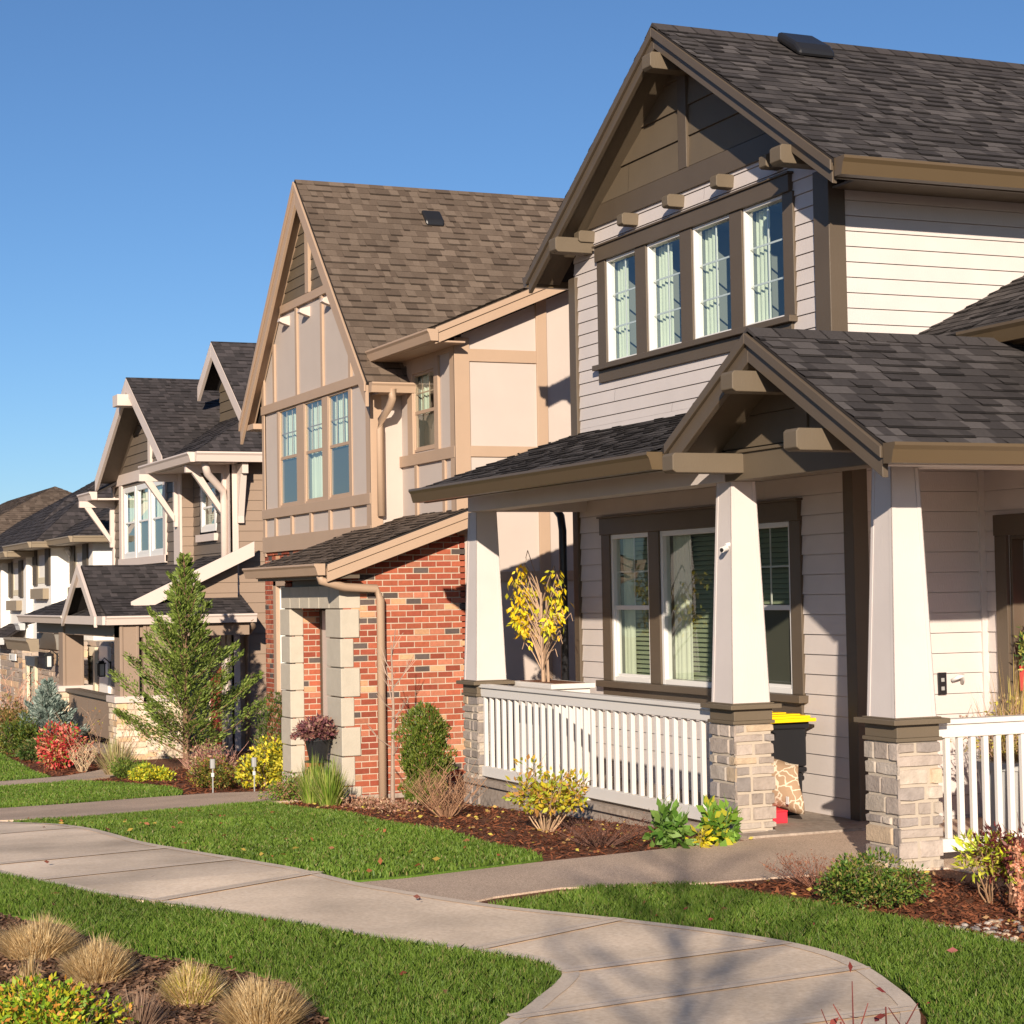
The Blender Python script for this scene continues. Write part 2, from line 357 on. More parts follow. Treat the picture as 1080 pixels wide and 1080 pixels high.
def stones(b, pl, u0, u1, z0, z1, cols, hs=(.065, .135), ls=(.09, .30), o=.02):
    z = z1
    while z > z0+.01:
        h = min(random.uniform(*hs), z-z0); 
        if z-h-z0 < hs[0]*.6: h = z-z0
        u = u0
        while u < u1-.005:
            l = random.uniform(*ls)
            if u1-u-l < ls[0]*.7: l = u1-u
            g_ = .009; a, c, za, zb = u+g_*(u > u0+.001), u+l-g_*(u+l < u1-.001), z-h+g_, z-g_
            if c-a > .02 and zb-za > .015:
                oo = random.uniform(o*.45, o); ins = .007; j = lambda s=.005: random.uniform(-s, s)
                ia = ins if u > u0+.001 else -oo*.6; ic = ins if u+l < u1-.001 else -oo*.6
                T = [W(pl, a+ia+abs(j()), za+ins+j(), oo+j(.003)), W(pl, (a+c)/2, za+ins*.7+j(), oo+j(.003)), W(pl, c-ic-abs(j()), za+ins+j(), oo+j(.003)), W(pl, c-ic-abs(j()), zb-ins+j(), oo+j(.003)), W(pl, (a+c)/2, zb-ins*.7+j(), oo+j(.003)), W(pl, a+ia+abs(j()), zb-ins+j(), oo+j(.003))]
                K = [W(pl, x, y, -.004) for x, y in ((a, za), ((a+c)/2, za), (c, za), (c, zb), ((a+c)/2, zb), (a, zb))]
                b.add(T+K, [(0, 1, 4, 5), (1, 2, 3, 4)]+[(i+6, (i+1) % 6+6, (i+1) % 6, i) for i in range(6)], jit(random.choice(cols), .15))
            u += l
        z -= h
def gablepoly(uL, uR, z0, apx, apz, sl):
    return [(uL, z0), (uR, z0), (uR, apz-sl*abs(uR-apx)), (apx, apz), (uL, apz-sl*abs(apx-uL))]
def rakeboards(b, Y0, Y1, xc, zt, xl, xr, sl, dep, drop=0):
    """two raking fascia boards in front plane"""
    for xe in (xl, xr):
        ze = zt-sl*abs(xe-xc)
        b.prism([(xc, Y0, zt-drop), (xe, Y0, ze-drop), (xe, Y0, ze-drop-dep), (xc, Y0, zt-drop-dep)], (0, Y1-Y0, 0))
# ================================================================== HOUSE 1 (near, ivory lap siding)
YW, XL, XR, XR2 = 8.81, -18.6, -13.65, -13.4
h1 = thing('siding_house', (-16, 12, 0), 'large ivory lap-sided house with dark brown trim, nearest the camera at the right', 'house')
F1, S1U, S1L = ('f', YW), ('s', XR), ('s', XR2)
RX, RZ, RS = -16.02, 7.15, .626                                    # ridge x, top z, slope
roofz = lambda x: RZ-RS*abs(x-RX)
lowwin = [(-17.84, -16.99, 1.0, 2.47), (-16.77, -15.45, 1.0, 2.47), (-15.22, -14.38, 1.0, 2.47)]
upwin = [(-17.82, -17.15, 4.21, 5.27), (-16.92, -16.22, 4.21, 5.27), (-15.99, -15.28, 4.21, 5.27), (-15.06, -14.37, 4.21, 5.27)]
b = B(); courses(b, F1, [(XL, -.7), (XR2, -.7), (XR2, 3.6), (XL, 3.6)], lowwin, .166, .014, .02)
courses(b, F1, [(XL, 3.6), (XR, 3.6), (XR, 5.5), (-13.84, 5.642), (-18.2, 5.642), (XL, 5.4)], upwin, .128, .012, 3.56)
courses(b, S1U, [(YW, 3.3), (16, 3.3), (16, 5.5), (YW, 5.5)], (), .128, .012, 3.56)
courses(b, S1L, [(YW, -.1), (10.06, -.1), (10.06, 3.4), (YW, 3.4)], (), .166, .014, .02)
courses(b, ('f', 10.06), [(XR2, -.1), (-8, -.1), (-8, 4.1), (XR2, 4.1)], [(-13.2, -11.9, -.2, 2.3)], .166, .014, .02)
b.box(XL, XL+.02, YW, 16, -1, 5.35); b.box(XL, XR, 15.9, 16, -1, 5.35)
b.make('wall', 'ivory', h1)
b = B(); gp = gablepoly(-18.15, -13.89, 5.64, RX, RZ-.1, RS); courses(b, F1, gp, (), .29, .018, 5.86); b.make('gable_shingles', 'umber', h1)
b = B()
wpoly(b, F1, [(-18.22, 5.64), (-13.82, 5.64), (-14.14, 5.85), (-17.9, 5.85)], 0, .035)                                                    # frieze band
wpoly(b, F1, [(-16.19, 5.852), (-16.03, 5.852), (-16.03, 6.95), (-16.19, 6.85)], .0, .04)
for z0, z1, ua, ub in ((5.272, 5.42, -18.02, -14.23), (2.472, 2.64, -18.03, -14.21)): wb(b, F1, ua, ub, z0, z1, 0, .05); wb(b, F1, ua-.02, ub+.02, z1, z1+.02, 0, .07)
for ws, z0, z1 in ((upwin, 4.21, 5.272), (lowwin, 1.0, 2.472)):
    e = [ws[0][0]-.19]+[w[0] for w in ws[1:]]+[ws[-1][1]+.17]; s_ = [e[0]]+[w[1] for w in ws]
    for i in range(len(ws)+1):
        a = (ws[0][0]-.19) if i == 0 else ws[i-1][1]; c = ws[0][0] if i == 0 else (ws[i][0] if i < len(ws) else ws[-1][1]+.17)
        wb(b, F1, a, c, z0, z1, 0, .03)
wb(b, F1, -18.05, -14.2, 4.155, 4.209, 0, .085); wb(b, F1, -18.0, -14.25, 4.03, 4.154, 0, .035)
wb(b, F1, -18.08, -14.17, .935, .999, 0, .095); wb(b, F1, -18.03, -14.23, .80, .934, 0, .035)
wb(b, F1, -18.68, -18.52, 3.4, 5.2, 0, .04); wb(b, F1, -18.68, -18.56, -.3, 2.8, 0, .04)
wb(b, F1, -13.86, XR+.022, 3.3, 5.35, 0, .042); wb(b, S1U, YW-.04, YW+.12, 3.3, 5.35, .001, .024)
wb(b, F1, -13.52, XR2+.024, -.02, 2.9, 0, .042); wb(b, S1L, YW-.04, YW+.1, -.02, 2.9, .001, .026)
b.make('trim_board', 'bronze', h1, bevel=.004)
wb(B(), S1L, 10.0, 10.058, 0, 3.0, 0, .03).make('corner_bead', 'ivory', h1)
for x, z in ((-18.15, 5.555), (-17.16, 5.555), (-16.21, 5.555), (-15.28, 5.555), (-14.42, 5.555)):
    b = B(); b.prism([(x-.06, YW, z-.06), (x-.06, YW, z+.06), (x-.06, YW-.16, z+.06), (x-.06, YW-.185, z+.04), (x-.06, YW-.185, z-.045), (x-.06, YW-.165, z-.06)], (.12, 0, 0)); b.make('corbel', 'umber', h1, bevel=.006)
for x, z, y0 in ((-15.98, 6.80, 8.34), (-18.2, 5.47, 8.37), (-13.74, 5.45, 8.34)):
    b = B(); b.prism([(x-.085, YW, z-.085), (x-.085, YW, z+.07), (x-.085, y0+.02, z+.07), (x-.085, y0, z+.05), (x-.085, y0, z-.06), (x-.085, y0+.03, z-.085)], (.17, 0, 0)); b.make('outrigger', 'umber', h1, bevel=.006)
for k, w_ in enumerate(upwin): window(h1, F1, *w_, hung=False, cols=2, rows=3, cover='curtain', side=(.36, .42, .33, .39)[k], glass='glass', fw=.028)
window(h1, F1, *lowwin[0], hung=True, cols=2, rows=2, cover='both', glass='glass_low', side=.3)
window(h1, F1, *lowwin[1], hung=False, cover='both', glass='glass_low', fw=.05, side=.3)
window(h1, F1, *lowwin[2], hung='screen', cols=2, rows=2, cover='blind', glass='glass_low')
# main roof
YR = 8.46
b = B()
for xe in (-19.02, -13.02):
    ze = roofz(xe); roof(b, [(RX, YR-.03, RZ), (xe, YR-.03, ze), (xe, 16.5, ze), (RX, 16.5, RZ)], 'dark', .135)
b.make('roof', 'shingle', h1)
b = B(); y = YR-.03
while y < 16.4: b.prism([(RX-.14, y, roofz(RX-.14)+.016), (RX, y, RZ+.028), (RX+.14, y, roofz(RX+.14)+.016)], (0, .22, 0), jit((.060, .052, .050), .2)); y += .2
b.make('ridge_cap', 'shingle', h1)
b = B(); rakeboards(b, YR-.015, YR+.03, RX, RZ-.03, -18.98, -13.06, RS, .185); rakeboards(b, YR-.045, YR-.016, RX, RZ-.02, -19.0, -13.04, RS, .085)
b.make('bargeboard', 'bronze', h1, bevel=.004)
b = B()
for xe in (-18.98, -13.06): b.prism([(RX, YR+.03, RZ-.09), (xe, YR+.03, roofz(xe)-.09), (xe, YW, roofz(xe)-.09), (RX, YW, RZ-.09)], (0, 0, -.02))
b.prism([(-13.04, YW, roofz(-13.04)-.09), (-13.04, 16, roofz(-13.04)-.09), (XR+.02, 16, roofz(-13.04)-.09), (XR+.02, YW, roofz(-13.04)-.09)], (0, 0, -.02))
b.box(-13.1, -13.06, YR+.03, 16, roofz(-13.06)-.17, roofz(-13.06)-.03)
b.make('soffit', 'umber', h1)
b = B(); gutter(b, (-13.02, YR-.02, roofz(-13.02)-.0), (-13.02, 16.4, roofz(-13.02)-.0), (1, 0, 0), 1.15); b.make('gutter', 'gutter', h1); b = B(); gutter(b, (-19.02, YR-.02, roofz(-19.02)), (-19.02, 16.4, roofz(-19.02)), (-1, 0, 0), .9)
b.make('gutter', 'gutter', h1)
x0 = -15.72; b = B(); zv = roofz(x0)   # box roof vent
b.prism([(x0-.2, 9.7, roofz(x0-.2)+.02), (x0-.17, 9.7, roofz(x0-.2)+.10), (x0+.14, 9.7, roofz(x0+.14)+.13), (x0+.22, 9.7, roofz(x0+.22)+.09), (x0+.2, 9.7, roofz(x0+.2)+.02)], (0, .40, 0)); b.make('roof_vent', 'black', h1, bevel=.03)
# porch
b = B(); b.box(-18.72, -13.0, 7.52, YW, -.02, .03); b.box(-18.70, -13.6, 7.56, YW-.02, -1.0, -.02); b.make('porch_floor', 'found', h1)
b = B(); b.box(-18.62, -13.32, 7.56, 7.8, 2.735, 2.95); b.box(-18.6, -18.4, 7.8, YW, 2.735, 2.95); b.make('porch_beam', 'ivory', h1, bevel=.004)
b = B(); b.box(-18.7, -13.66, 7.16, YW-.02, 2.951, 2.975); b.box(-13.66, -13.3, 7.81, YW-.02, 2.951, 2.975); b.box(-13.3, -11.0, 7.8, 10.05, 2.951, 2.975); b.make('porch_ceiling', 'ivory', h1)
PS = .333
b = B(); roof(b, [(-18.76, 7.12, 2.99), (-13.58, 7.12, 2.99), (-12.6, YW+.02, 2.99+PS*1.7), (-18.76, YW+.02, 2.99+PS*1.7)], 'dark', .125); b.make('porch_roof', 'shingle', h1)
b = B(); b.prism([(-18.74, 7.14, 2.95), (-18.74, YW, 2.95), (-18.74, YW, 2.95+PS*1.62)], (.03, 0, 0)); b.make('rake_board', 'bronze', h1)
b = B(); gutter(b, (-18.8, 7.12, 2.975), (-13.5, 7.12, 2.975), (0, -1, 0), 1.1); b.box(-18.74, -13.5, 7.125, 7.16, 2.83, 2.96); b.make('gutter', 'gutter', h1)
# portico gable
GX, GZ, GS, GY = -12.2, 3.755, .56, 7.14
gz = lambda x: GZ-GS*abs(x-GX)
b = B(); roof(b, [(GX, GY, GZ), (-10.5, GY, gz(-10.5)), (-10.5, 10.7, gz(-10.5)), (GX, 10.7, GZ)], 'dark', .135)
roof(b, [(GX, GY, GZ), (-13.62, GY, gz(-13.62)), (-13.62, YW+.3, gz(-13.62)), (GX, YW+.3, GZ)], 'dark', .135); b.make('porch_roof', 'shingle', h1)
b = B(); y = GY
while y < 9.4: b.prism([(GX-.13, y, gz(GX-.13)+.015), (GX, y, GZ+.025), (GX+.13, y, gz(GX+.13)+.015)], (0, .22, 0), jit((.060, .053, .051), .2)); y += .2
b.make('ridge_cap', 'shingle', h1)
b = B(); rakeboards(b, GY+.0, GY+.045, GX, GZ-.03, -13.44, -10.54, GS, .2); rakeboards(b, GY-.03, GY-.001, GX, GZ-.02, -13.46, -10.52, GS, .075); b.make('bargeboard', 'bronze', h1, bevel=.004)
b = B(); b.prism([(GX, GY+.045, GZ-.08), (-10.54, GY+.045, gz(-10.54)-.08), (-10.54, 10.05, gz(-10.54)-.08), (GX, 10.05, GZ-.08)], (0, 0, -.02))
b.prism([(GX, GY+.045, GZ-.08), (-13.44, GY+.045, gz(-13.44)-.08), (-13.44, 7.6, gz(-13.44)-.08), (GX, 7.6, GZ-.08)], (0, 0, -.02)); b.make('soffit', 'umber', h1)
b = B(); courses(b, ('f', 7.6), gablepoly(-13.36, -10.95, 2.94, GX, GZ-.08, GS), (), .24, .016, 2.98); b.make('gable_shingles', 'umber', h1)
b = B(); b.box(-13.36, -10.98, 7.57, 7.8, 2.735, 2.94); b.box(-13.38, -10.96, 7.55, 7.6, 2.94, 2.965); b.prism([(-12.28, 7.57, 2.966), (-12.12, 7.57, 2.966), (-12.12, 7.57, 3.6), (-12.28, 7.57, 3.6)], (0, .03, 0)); b.make('porch_beam', 'umber', h1, bevel=.004)
b = B(); b.box(-11.2, -10.98, 7.8, 10.05, 2.70, 2.95); b.box(-10.72, -10.56, 7.2, 10.05, 2.68, 2.70); b.make('side_beam', 'ivory', h1, bevel=.004)
for x, z in ((GX, 3.38), (-13.12, 2.86), (-11.36, 2.90)):
    y0 = 6.96; b = B(); b.prism([(x-.085, 7.6, z-.075), (x-.085, 7.6, z+.075), (x-.085, y0+.02, z+.075), (x-.085, y0, z+.055), (x-.085, y0, z-.055), (x-.085, y0+.03, z-.075)], (.17, 0, 0)); b.make('outrigger', 'umber', h1, bevel=.006)
b = B(); gutter(b, (-10.5, GY-.02, gz(-10.5)+.01), (-10.5, 10.6, gz(-10.5)+.01), (1, 0, 0), 1.05); b.box(-10.54, -10.505, GY, 10.05, 2.69, 2.8); b.make('gutter', 'gutter', h1)
# wing behind the portico
b = B(); roof(b, [(XR+.01, 9.4, 3.88), (-8, 9.4, 3.88), (-8, 11.6, 4.98), (XR+.01, 11.6, 4.98)], 'dark', .135); b.make('wing_roof', 'shingle', h1)
b = B(); gutter(b, (-12.62, 9.4, 3.875), (-8, 9.4, 3.875), (0, -1, 0), 1.1); b.box(-12.6, -8, 9.41, 10.06, 3.72, 3.75); b.make('gutter', 'gutter', h1)
# columns on stone piers
for k, (xc, yc) in enumerate(((-18.62, 7.72), (-13.40, 7.71), (-11.23, 7.71))):
    e = bpy.data.objects.new('porch_column', None); C.objects.link(e); e.location = (xc, yc, 0); e.matrix_world = Matrix.Translation((xc, yc, 0)); e.parent = h1; e.matrix_parent_inverse = h1.matrix_world.inverted()
    e.empty_display_size = .2
    def sub(bb, name, mat, **kw): 
        o = bb.make(name, mat, None, **kw); o.parent = e; o.matrix_parent_inverse = Matrix.Translation((xc, yc, 0)).inverted(); return o
    wx, wy = .19, .17; zb = (-.6, -.08, -.02)[k]
    bb = B(); bb.box(xc-wx+.012, xc+wx-.012, yc-wy+.012, yc+wy-.012, zb, .86, (.5, .43, .34))
    sub(bb, 'pier_core', 'mortar_grey'); bb = B()
    stones(bb, ('f', yc-wy+.012), xc-wx, xc+wx, zb, .86, STN); stones(bb, ('s', xc+wx-.012), yc-wy, yc+wy, zb, .86, STN)
    sub(bb, 'stone_base', 'stone')
    bb = B(); bb.box(xc-.205, xc+.205, yc-.185, yc+.185, .86, .885); bb.box(xc-.19, xc+.19, yc-.17, yc+.17, .885, .975)
    bb.prism([(xc-.245, yc-.225, .975), (xc+.245, yc-.225, .975), (xc+.245, yc+.225, .975), (xc-.245, yc+.225, .975)], (0, 0, .035)); bb.box(xc-.2, xc+.2, yc-.185, yc+.185, 1.01, 1.02); sub(bb, 'cap', 'umber', bevel=.004)
    bb = B(); a, c = .163, .108
    for s0, s1, z0, z1 in ((a, c, 1.02, 2.735),):
        bb.add([(xc-s0, yc-s0, z0), (xc+s0, yc-s0, z0), (xc+s0, yc+s0, z0), (xc-s0, yc+s0, z0), (xc-s1, yc-s1, z1), (xc+s1, yc-s1, z1), (xc+s1, yc+s1, z1), (xc-s1, yc+s1, z1)], [(3, 2, 1, 0), (4, 5, 6, 7), (0, 1, 5, 4), (1, 2, 6, 5), (2, 3, 7, 6), (3, 0, 4, 7)])
    wbd = .022
    for sx, sy in ((1, -1), (-1, -1), (1, 1)):       # corner battens along the taper
        p = [(xc+sx*a, yc+sy*a, 1.02), (xc+sx*c, yc+sy*c, 2.735)]
        q = lambda dx, dy, i: (p[i][0]+dx, p[i][1]+dy, p[i][2])
        for (ax, ay, bx, by) in ((sx*.004, sy*.004, -sx*.03, sy*.004), (sx*.004, sy*.004, sx*.004, -sy*.03)):
            bb.prism([q(ax, ay, 0), q(bx, by, 0), q(bx, by, 1), q(ax, ay, 1)], (-sx*.006 if ax == bx else 0, -sy*.006 if ay == by else 0, 0))
    sub(bb, 'shaft', 'ivory')
# railings
def railing(par, kind, c0, a0, a1, n, z0=.06, zt=.985, zb=.16):
    f = (lambda a, cc, z: (a, cc, z)) if kind == 'x' else (lambda a, cc, z: (cc, a, z))
    def bx(b, a, c, w, zl, zh): p, q = f(a, c0-w, zl), f(c, c0+w, zh); b.box(p[0], q[0], p[1], q[1], zl, zh)
    b = B(); bx(b, a0, a1, .055, zt-.035, zt); bx(b, a0, a1, .032, zt-.125, zt-.036); bx(b, a0, a1, .03, z0, zb); 
    bx(b, a0+(a1-a0)*.5-.025, a0+(a1-a0)*.5+.025, .02, 0, z0)
    r = b.make('railing', 'white', par, bevel=.004)
    for i in range(n):
        a = a0+(a1-a0)*(i+.35)/n; bb = B(); bx(bb, a-.02, a+.02, .019, zb, zt-.126); bb.make('baluster', 'white', r, bevel=.004)
railing(h1, 'x', 7.62, -18.43, -13.6, 31)
railing(h1, 'y', -11.17, 7.885, 10.0, 20, .09, .99, .18)
# downspout, front door, wall outlet
b = B(); b.tube([(-18.95, 8.68, 2.92), (-18.93, 8.68, 2.80), (-18.78, 8.68, 2.70), (-18.74, 8.68, 2.55), (-18.74, 8.68, -.4)], .042, 8); b.make('downspout', 'black', h1, smooth=True)
b = B(); D = ('f', 10.06); wb(b, D, -13.22, -13.07, 0, 2.3, 0, .035); wb(b, D, -13.22, -11.88, 2.3, 2.47, 0, .045); wb(b, D, -13.07, -13.04, 0, 2.3, -.16, .0); wb(b, D, -12.03, -11.88, 0, 2.3, 0, .035); wb(b, D, -13.04, -12.03, 2.27, 2.3, -.16, 0); b.make('door_casing', 'bronze', h1, bevel=.004)
b = B(); wb(b, D, -13.04, -12.03, 0, 2.27, -.19, -.15); dr = b.make('front_door', 'doorred', h1)
b = B(); wb(b, D, -13.038, -13.01, 0, 2.26, -.149, -.12); b.make('door_stop', 'vinyl', dr); b = B(); b.tube([(-12.15, 10.2, 1.0), (-12.15, 10.13, 1.0), (-12.27, 10.13, 1.0)], .012, 6); b.make('handle', 'metal', dr)
b = B(); wb(b, S1L, 9.55, 9.63, 1.01, 1.19, .012, .03); ou = b.make('wall_outlet', 'black', h1, bevel=.003)
b = B(); [wb(b, S1L, 9.575, 9.605, z, z+.03, .03, .033) for z in (1.045, 1.115)]; b.make('socket', 'metal', ou)
b = B(); b.tube([(XR2+.02, 9.69, 1.12), (XR2+.07, 9.72, 1.15), (XR2+.07, 9.76, 1.16), (XR2+.02, 9.79, 1.1)], .018, 6); b.make('hose_hook', 'vinyl', h1, smooth=True)
# ================================================================== HOUSE 2 (cream stucco with brick portico)
h2 = thing('brick_house', (-25, 12, -.9), 'cream stucco house with steep brown roof and red brick entry', 'house')
XB, G2, Y2, YP = -21.6, 8.25, 8.65, 7.2
S2, F2, F2b, FP = ('s', XB), ('f', G2), ('f', Y2), ('f', YP)
R2X, R2Z, R2S = -26.03, 7.7, 1.07
r2 = lambda x: R2Z-R2S*abs(x-R2X)
win2 = [(-27.56, -26.69, 3.2, 4.62), (-26.33, -25.51, 3.2, 4.62), (-25.26, -24.38, 3.2, 4.62)]
b = B(); SH = .42
courses(b, F2, [(-28.4, 2.5), (-23.5, 2.5), (-23.5, 4.84), (R2X, 7.5), (-28.4, 4.98)], win2, 50, 0, -20)
courses(b, F2b, [(-23.5, -1), (XB, -1), (XB, 5.0), (-23.5, 5.0)], [(-23.02, -22.27, 3.68, 4.66)], 50, 0, -20)
courses(b, S2, [(8.72, -1.2), (16, -1.2), (16, 8), (15, 7.6), (Y2, 4.96), (Y2, 2.6)], (), 50, 0, -20)
courses(b, S2, [(Y2, 2.6), (8.72, 2.6), (8.72, 4.99), (Y2, 4.96)], (), 50, 0, -20)
courses(b, ('s', -23.5), [(G2, 2.4), (Y2, 2.4), (Y2, 4.72), (G2, 4.72)], (), 50, 0, -20)
b.box(-28.4, -28.38, G2, 16, -1.3, 4.7)
b.make('wall', 'cream', h2)
b = B(); courses(b, F2, [(R2X-1.35, 6.12), (R2X+1.35, 6.12), (R2X, R2Z-.12)], (), .145, .014, 6.14); b.make('gable_siding', 'umber', h2)
b = B()
for z0, z1, o in ((6.0, 6.12, .045), (4.62, 4.75, .045), (3.06, 3.2, .045), (2.56, 2.79, .04)): 
    hw = min(2.65, (R2Z-.16-z1)/R2S)
    wb(b, F2, max(-28.4, R2X-hw), min(-23.5, R2X+hw), z0, z1, 0, o)
wpoly(b, F2, [(R2X-.08, 6.12), (R2X+.08, 6.12), (R2X+.08, 7.4), (R2X-.08, 7.4)], .0, .05)
for x in (-27.75, -26.62, -25.45, -24.28): wb(b, F2, x-.045, x+.045, 4.75, min(6.0, r2(x)-.25), 0, .035)
for x in (-27.75, -26.95, -26.05, -25.2, -24.28): wb(b, F2, x-.045, x+.045, 2.79, 3.06, 0, .035)
for x0, x1 in ((-28.4, -28.28), (-27.66, -27.56), (-26.69, -26.33), (-25.51, -25.26), (-24.38, -24.27), (-23.66, -23.48)): wb(b, F2, x0, x1, 3.2, 4.62, 0, .018)
wb(b, F2, -28.4, -28.28, 2.5, 6, 0, .03); wb(b, F2, -23.66, -23.48, 2.5, 4.9, 0, .035); wb(b, ('s', -23.5), G2-.035, G2+.12, 2.5, 4.95, .001, .022)
wb(b, F2b, -23.5, XB, 3.52, 3.66, 0, .04); wb(b, F2b, -23.2, -23.02, 3.66, 4.8, 0, .035); wb(b, F2b, -22.27, -22.13, 3.66, 4.8, 0, .035); wb(b, F2b, -23.02, -22.27, 4.66, 4.85, 0, .035)
for x in (-22.95, -22.0): wb(b, F2b, x-.045, x+.045, 2.8, 3.52, 0, .03)
wb(b, F2b, XB-.14, XB+.022, 2.6, 4.95, 0, .035); wb(b, F2b, -23.45, XB-.14, 4.8, 4.95, 0, .03)
wb(b, S2, Y2-.035, Y2+.16, 2.6, 4.95, .001, .03)
for y0, y1, z0, z1 in ((Y2+.16, 9.69, 4.67, 4.82), (Y2+.16, 9.69, 3.53, 3.66), (9.69, 9.83, -1, 5.5), (Y2+.1, 12, 2.04, 2.16)): wb(b, S2, y0, y1, z0, z1, 0, .025 if z1 < 5.2 else .028)
b.make('half_timber_trim', 'tan', h2, bevel=.004)
for x, z in ((-27.05, 5.9), (-26.08, 5.9), (-25.05, 5.9)):
    b = B(); b.prism([(x-.06, G2, z-.11), (x-.06, G2, z+.04), (x-.06, G2-.14, z+.0), (x-.06, G2-.16, z-.05), (x-.06, G2-.12, z-.07)], (.12, 0, 0)); b.make('corbel', 'pinkwhite', h2, bevel=.005)
for k, w_ in enumerate(win2): window(h2, F2, *w_, hung=True if k == 1 else 'screen', cols=3, rows=2, cover='curtain', frame='tan', fw=.03, side=.62, inset=.008)
window(h2, F2b, -23.04, -22.27, 3.68, 4.66, hung='screen', cols=3, rows=2, cover='curtain', frame='tan', fw=.03, side=.5, inset=.008)
b = B(); YG = 8.05
for s in (-1, 1):
    xe = R2X+s*2.93; ze = r2(xe); yb = 17 
    roof(b, [(R2X, YG, R2Z), (xe, YG, ze), (xe, yb if s < 0 else 8.75, ze), (R2X, yb if s < 0 else 8.75, R2Z)], 'brown', .135)
roof(b, [(R2X, 8.75, R2Z), (-23.2, 8.75, r2(-23.2)), (-21.3, 8.75+0, r2(-21.3)), (-21.3, 14, r2(-21.3)), (-21.3, 17, r2(-21.3)), (R2X, 17, R2Z)][:2]+[(-23.2, 17, r2(-23.2)), (R2X, 17, R2Z)], 'brown', .135)
# low shed over the side bay: clipped along the valley with the steep roof
SZ0, SY0 = 5.0, 8.28
def sz(y): return SZ0+SH*(y-SY0)
vy = lambda x: SY0+(r2(x)-SZ0)/SH
xa = R2X+(R2Z-SZ0)/R2S
ym = SY0+(R2Z-SZ0)/SH
roof(b, [(-23.42, SY0, sz(SY0)), (-21.28, SY0, sz(SY0)), (-21.28, ym, sz(ym)), (R2X, ym, sz(ym)), (xa-.03, SY0, sz(SY0))][:3]+[(R2X, ym, sz(ym)), (xa-.03, SY0, SZ0)], 'brown', .135)
b.make('roof', 'shingle', h2)
b = B(); y = SY0
while y < 13: b.prism([(-21.42, y, sz(y)+.018), (-21.26, y, sz(y)+.02), (-21.26, y+.17, sz(y+.17)+.012), (-21.42, y+.17, sz(y+.17)+.01)], (0, 0, .008), jit((.12, .088, .064), .15)); y += .155
b.make('rake_shingles', 'shingle', h2)
b = B(); rakeboards(b, YG-.01, YG+.035, R2X, R2Z-.05, R2X-2.92, R2X+2.89, R2S, .30); rakeboards(b, YG-.035, YG-.011, R2X, R2Z-.03, R2X-2.93, R2X+2.91, R2S, .11)
b.prism([(-21.29, SY0-.02, sz(SY0)-.0), (-21.29, 13.6, sz(13.6)-.0), (-21.29, 13.6, sz(13.6)-.18), (-21.29, SY0-.02, sz(SY0)-.18)], (.03, 0, 0)); b.prism([(-21.26, SY0-.02, sz(SY0)+.01), (-21.26, 13.6, sz(13.6)+.01), (-21.26, 13.6, sz(13.6)-.06), (-21.26, SY0-.02, sz(SY0)-.06)], (.02, 0, 0))
b.prism([(-21.29, 6.9, 2.24), (-21.29, 8.85, 2.24+.35*1.95), (-21.29, 8.85, 2.06+.35*1.95), (-21.29, 6.9, 2.06)], (.03, 0, 0)); b.prism([(-21.26, 6.9, 2.26), (-21.26, 8.85, 2.26+.35*1.95), (-21.26, 8.85, 2.18+.35*1.95), (-21.26, 6.9, 2.18)], (.02, 0, 0))
b.make('bargeboard', 'tan', h2, bevel=.004)
b = B()
for s in (-1, 1):
    xe = R2X+s*2.86; b.prism([(R2X, YG+.04, R2Z-.13), (xe, YG+.04, r2(xe)-.13), (xe, G2, r2(xe)-.13), (R2X, G2, R2Z-.13)], (0, 0, -.02))
b.box(-23.45, -21.3, SY0, Y2, 4.85, 4.87); b.prism([(-21.29, Y2, sz(Y2)-.1), (-21.29, 13, sz(13)-.1), (XB, 13, sz(13)-.1), (XB, Y2, sz(Y2)-.1)], (0, 0, -.02))
b.box(-28.9, -28.41, YG+.04, G2+.3, 4.42, 4.5); b.box(-23.49, -23.14, G2, Y2, 4.44, 4.46)
b.make('soffit', 'tan', h2)
b = B(); gutter(b, (-23.09, YG+.02, r2(-23.09)), (-23.09, Y2+.02, r2(-23.09)), (1, 0, 0), 1.0); b.make('gutter', 'tan', h2); b = B(); gutter(b, (-23.42, SY0, SZ0-.01), (-21.22, SY0, SZ0-.01), (0, -1, 0), 1.1); b.make('gutter', 'tan', h2)
b = B(); b.tube([(-23.02, 8.36, 4.48), (-23.04, 8.36, 4.36), (-23.12, 8.35, 4.26), (-23.38, 8.33, 4.12), (-23.42, 8.33, 4.0), (-23.42, 8.33, 2.9)], .05, 8); b.make('downspout', 'tan', h2, smooth=True)
x0 = -25.5; b = B(); b.prism([(x0-.11, 9.75, r2(x0-.11)+.02), (x0-.06, 9.75, r2(x0-.06)+.10), (x0+.11, 9.75, r2(x0+.11)+.11), (x0+.11, 9.75, r2(x0+.11)+.02)], (0, .28, 0)); b.make('roof_vent', 'black', h2, bevel=.03)
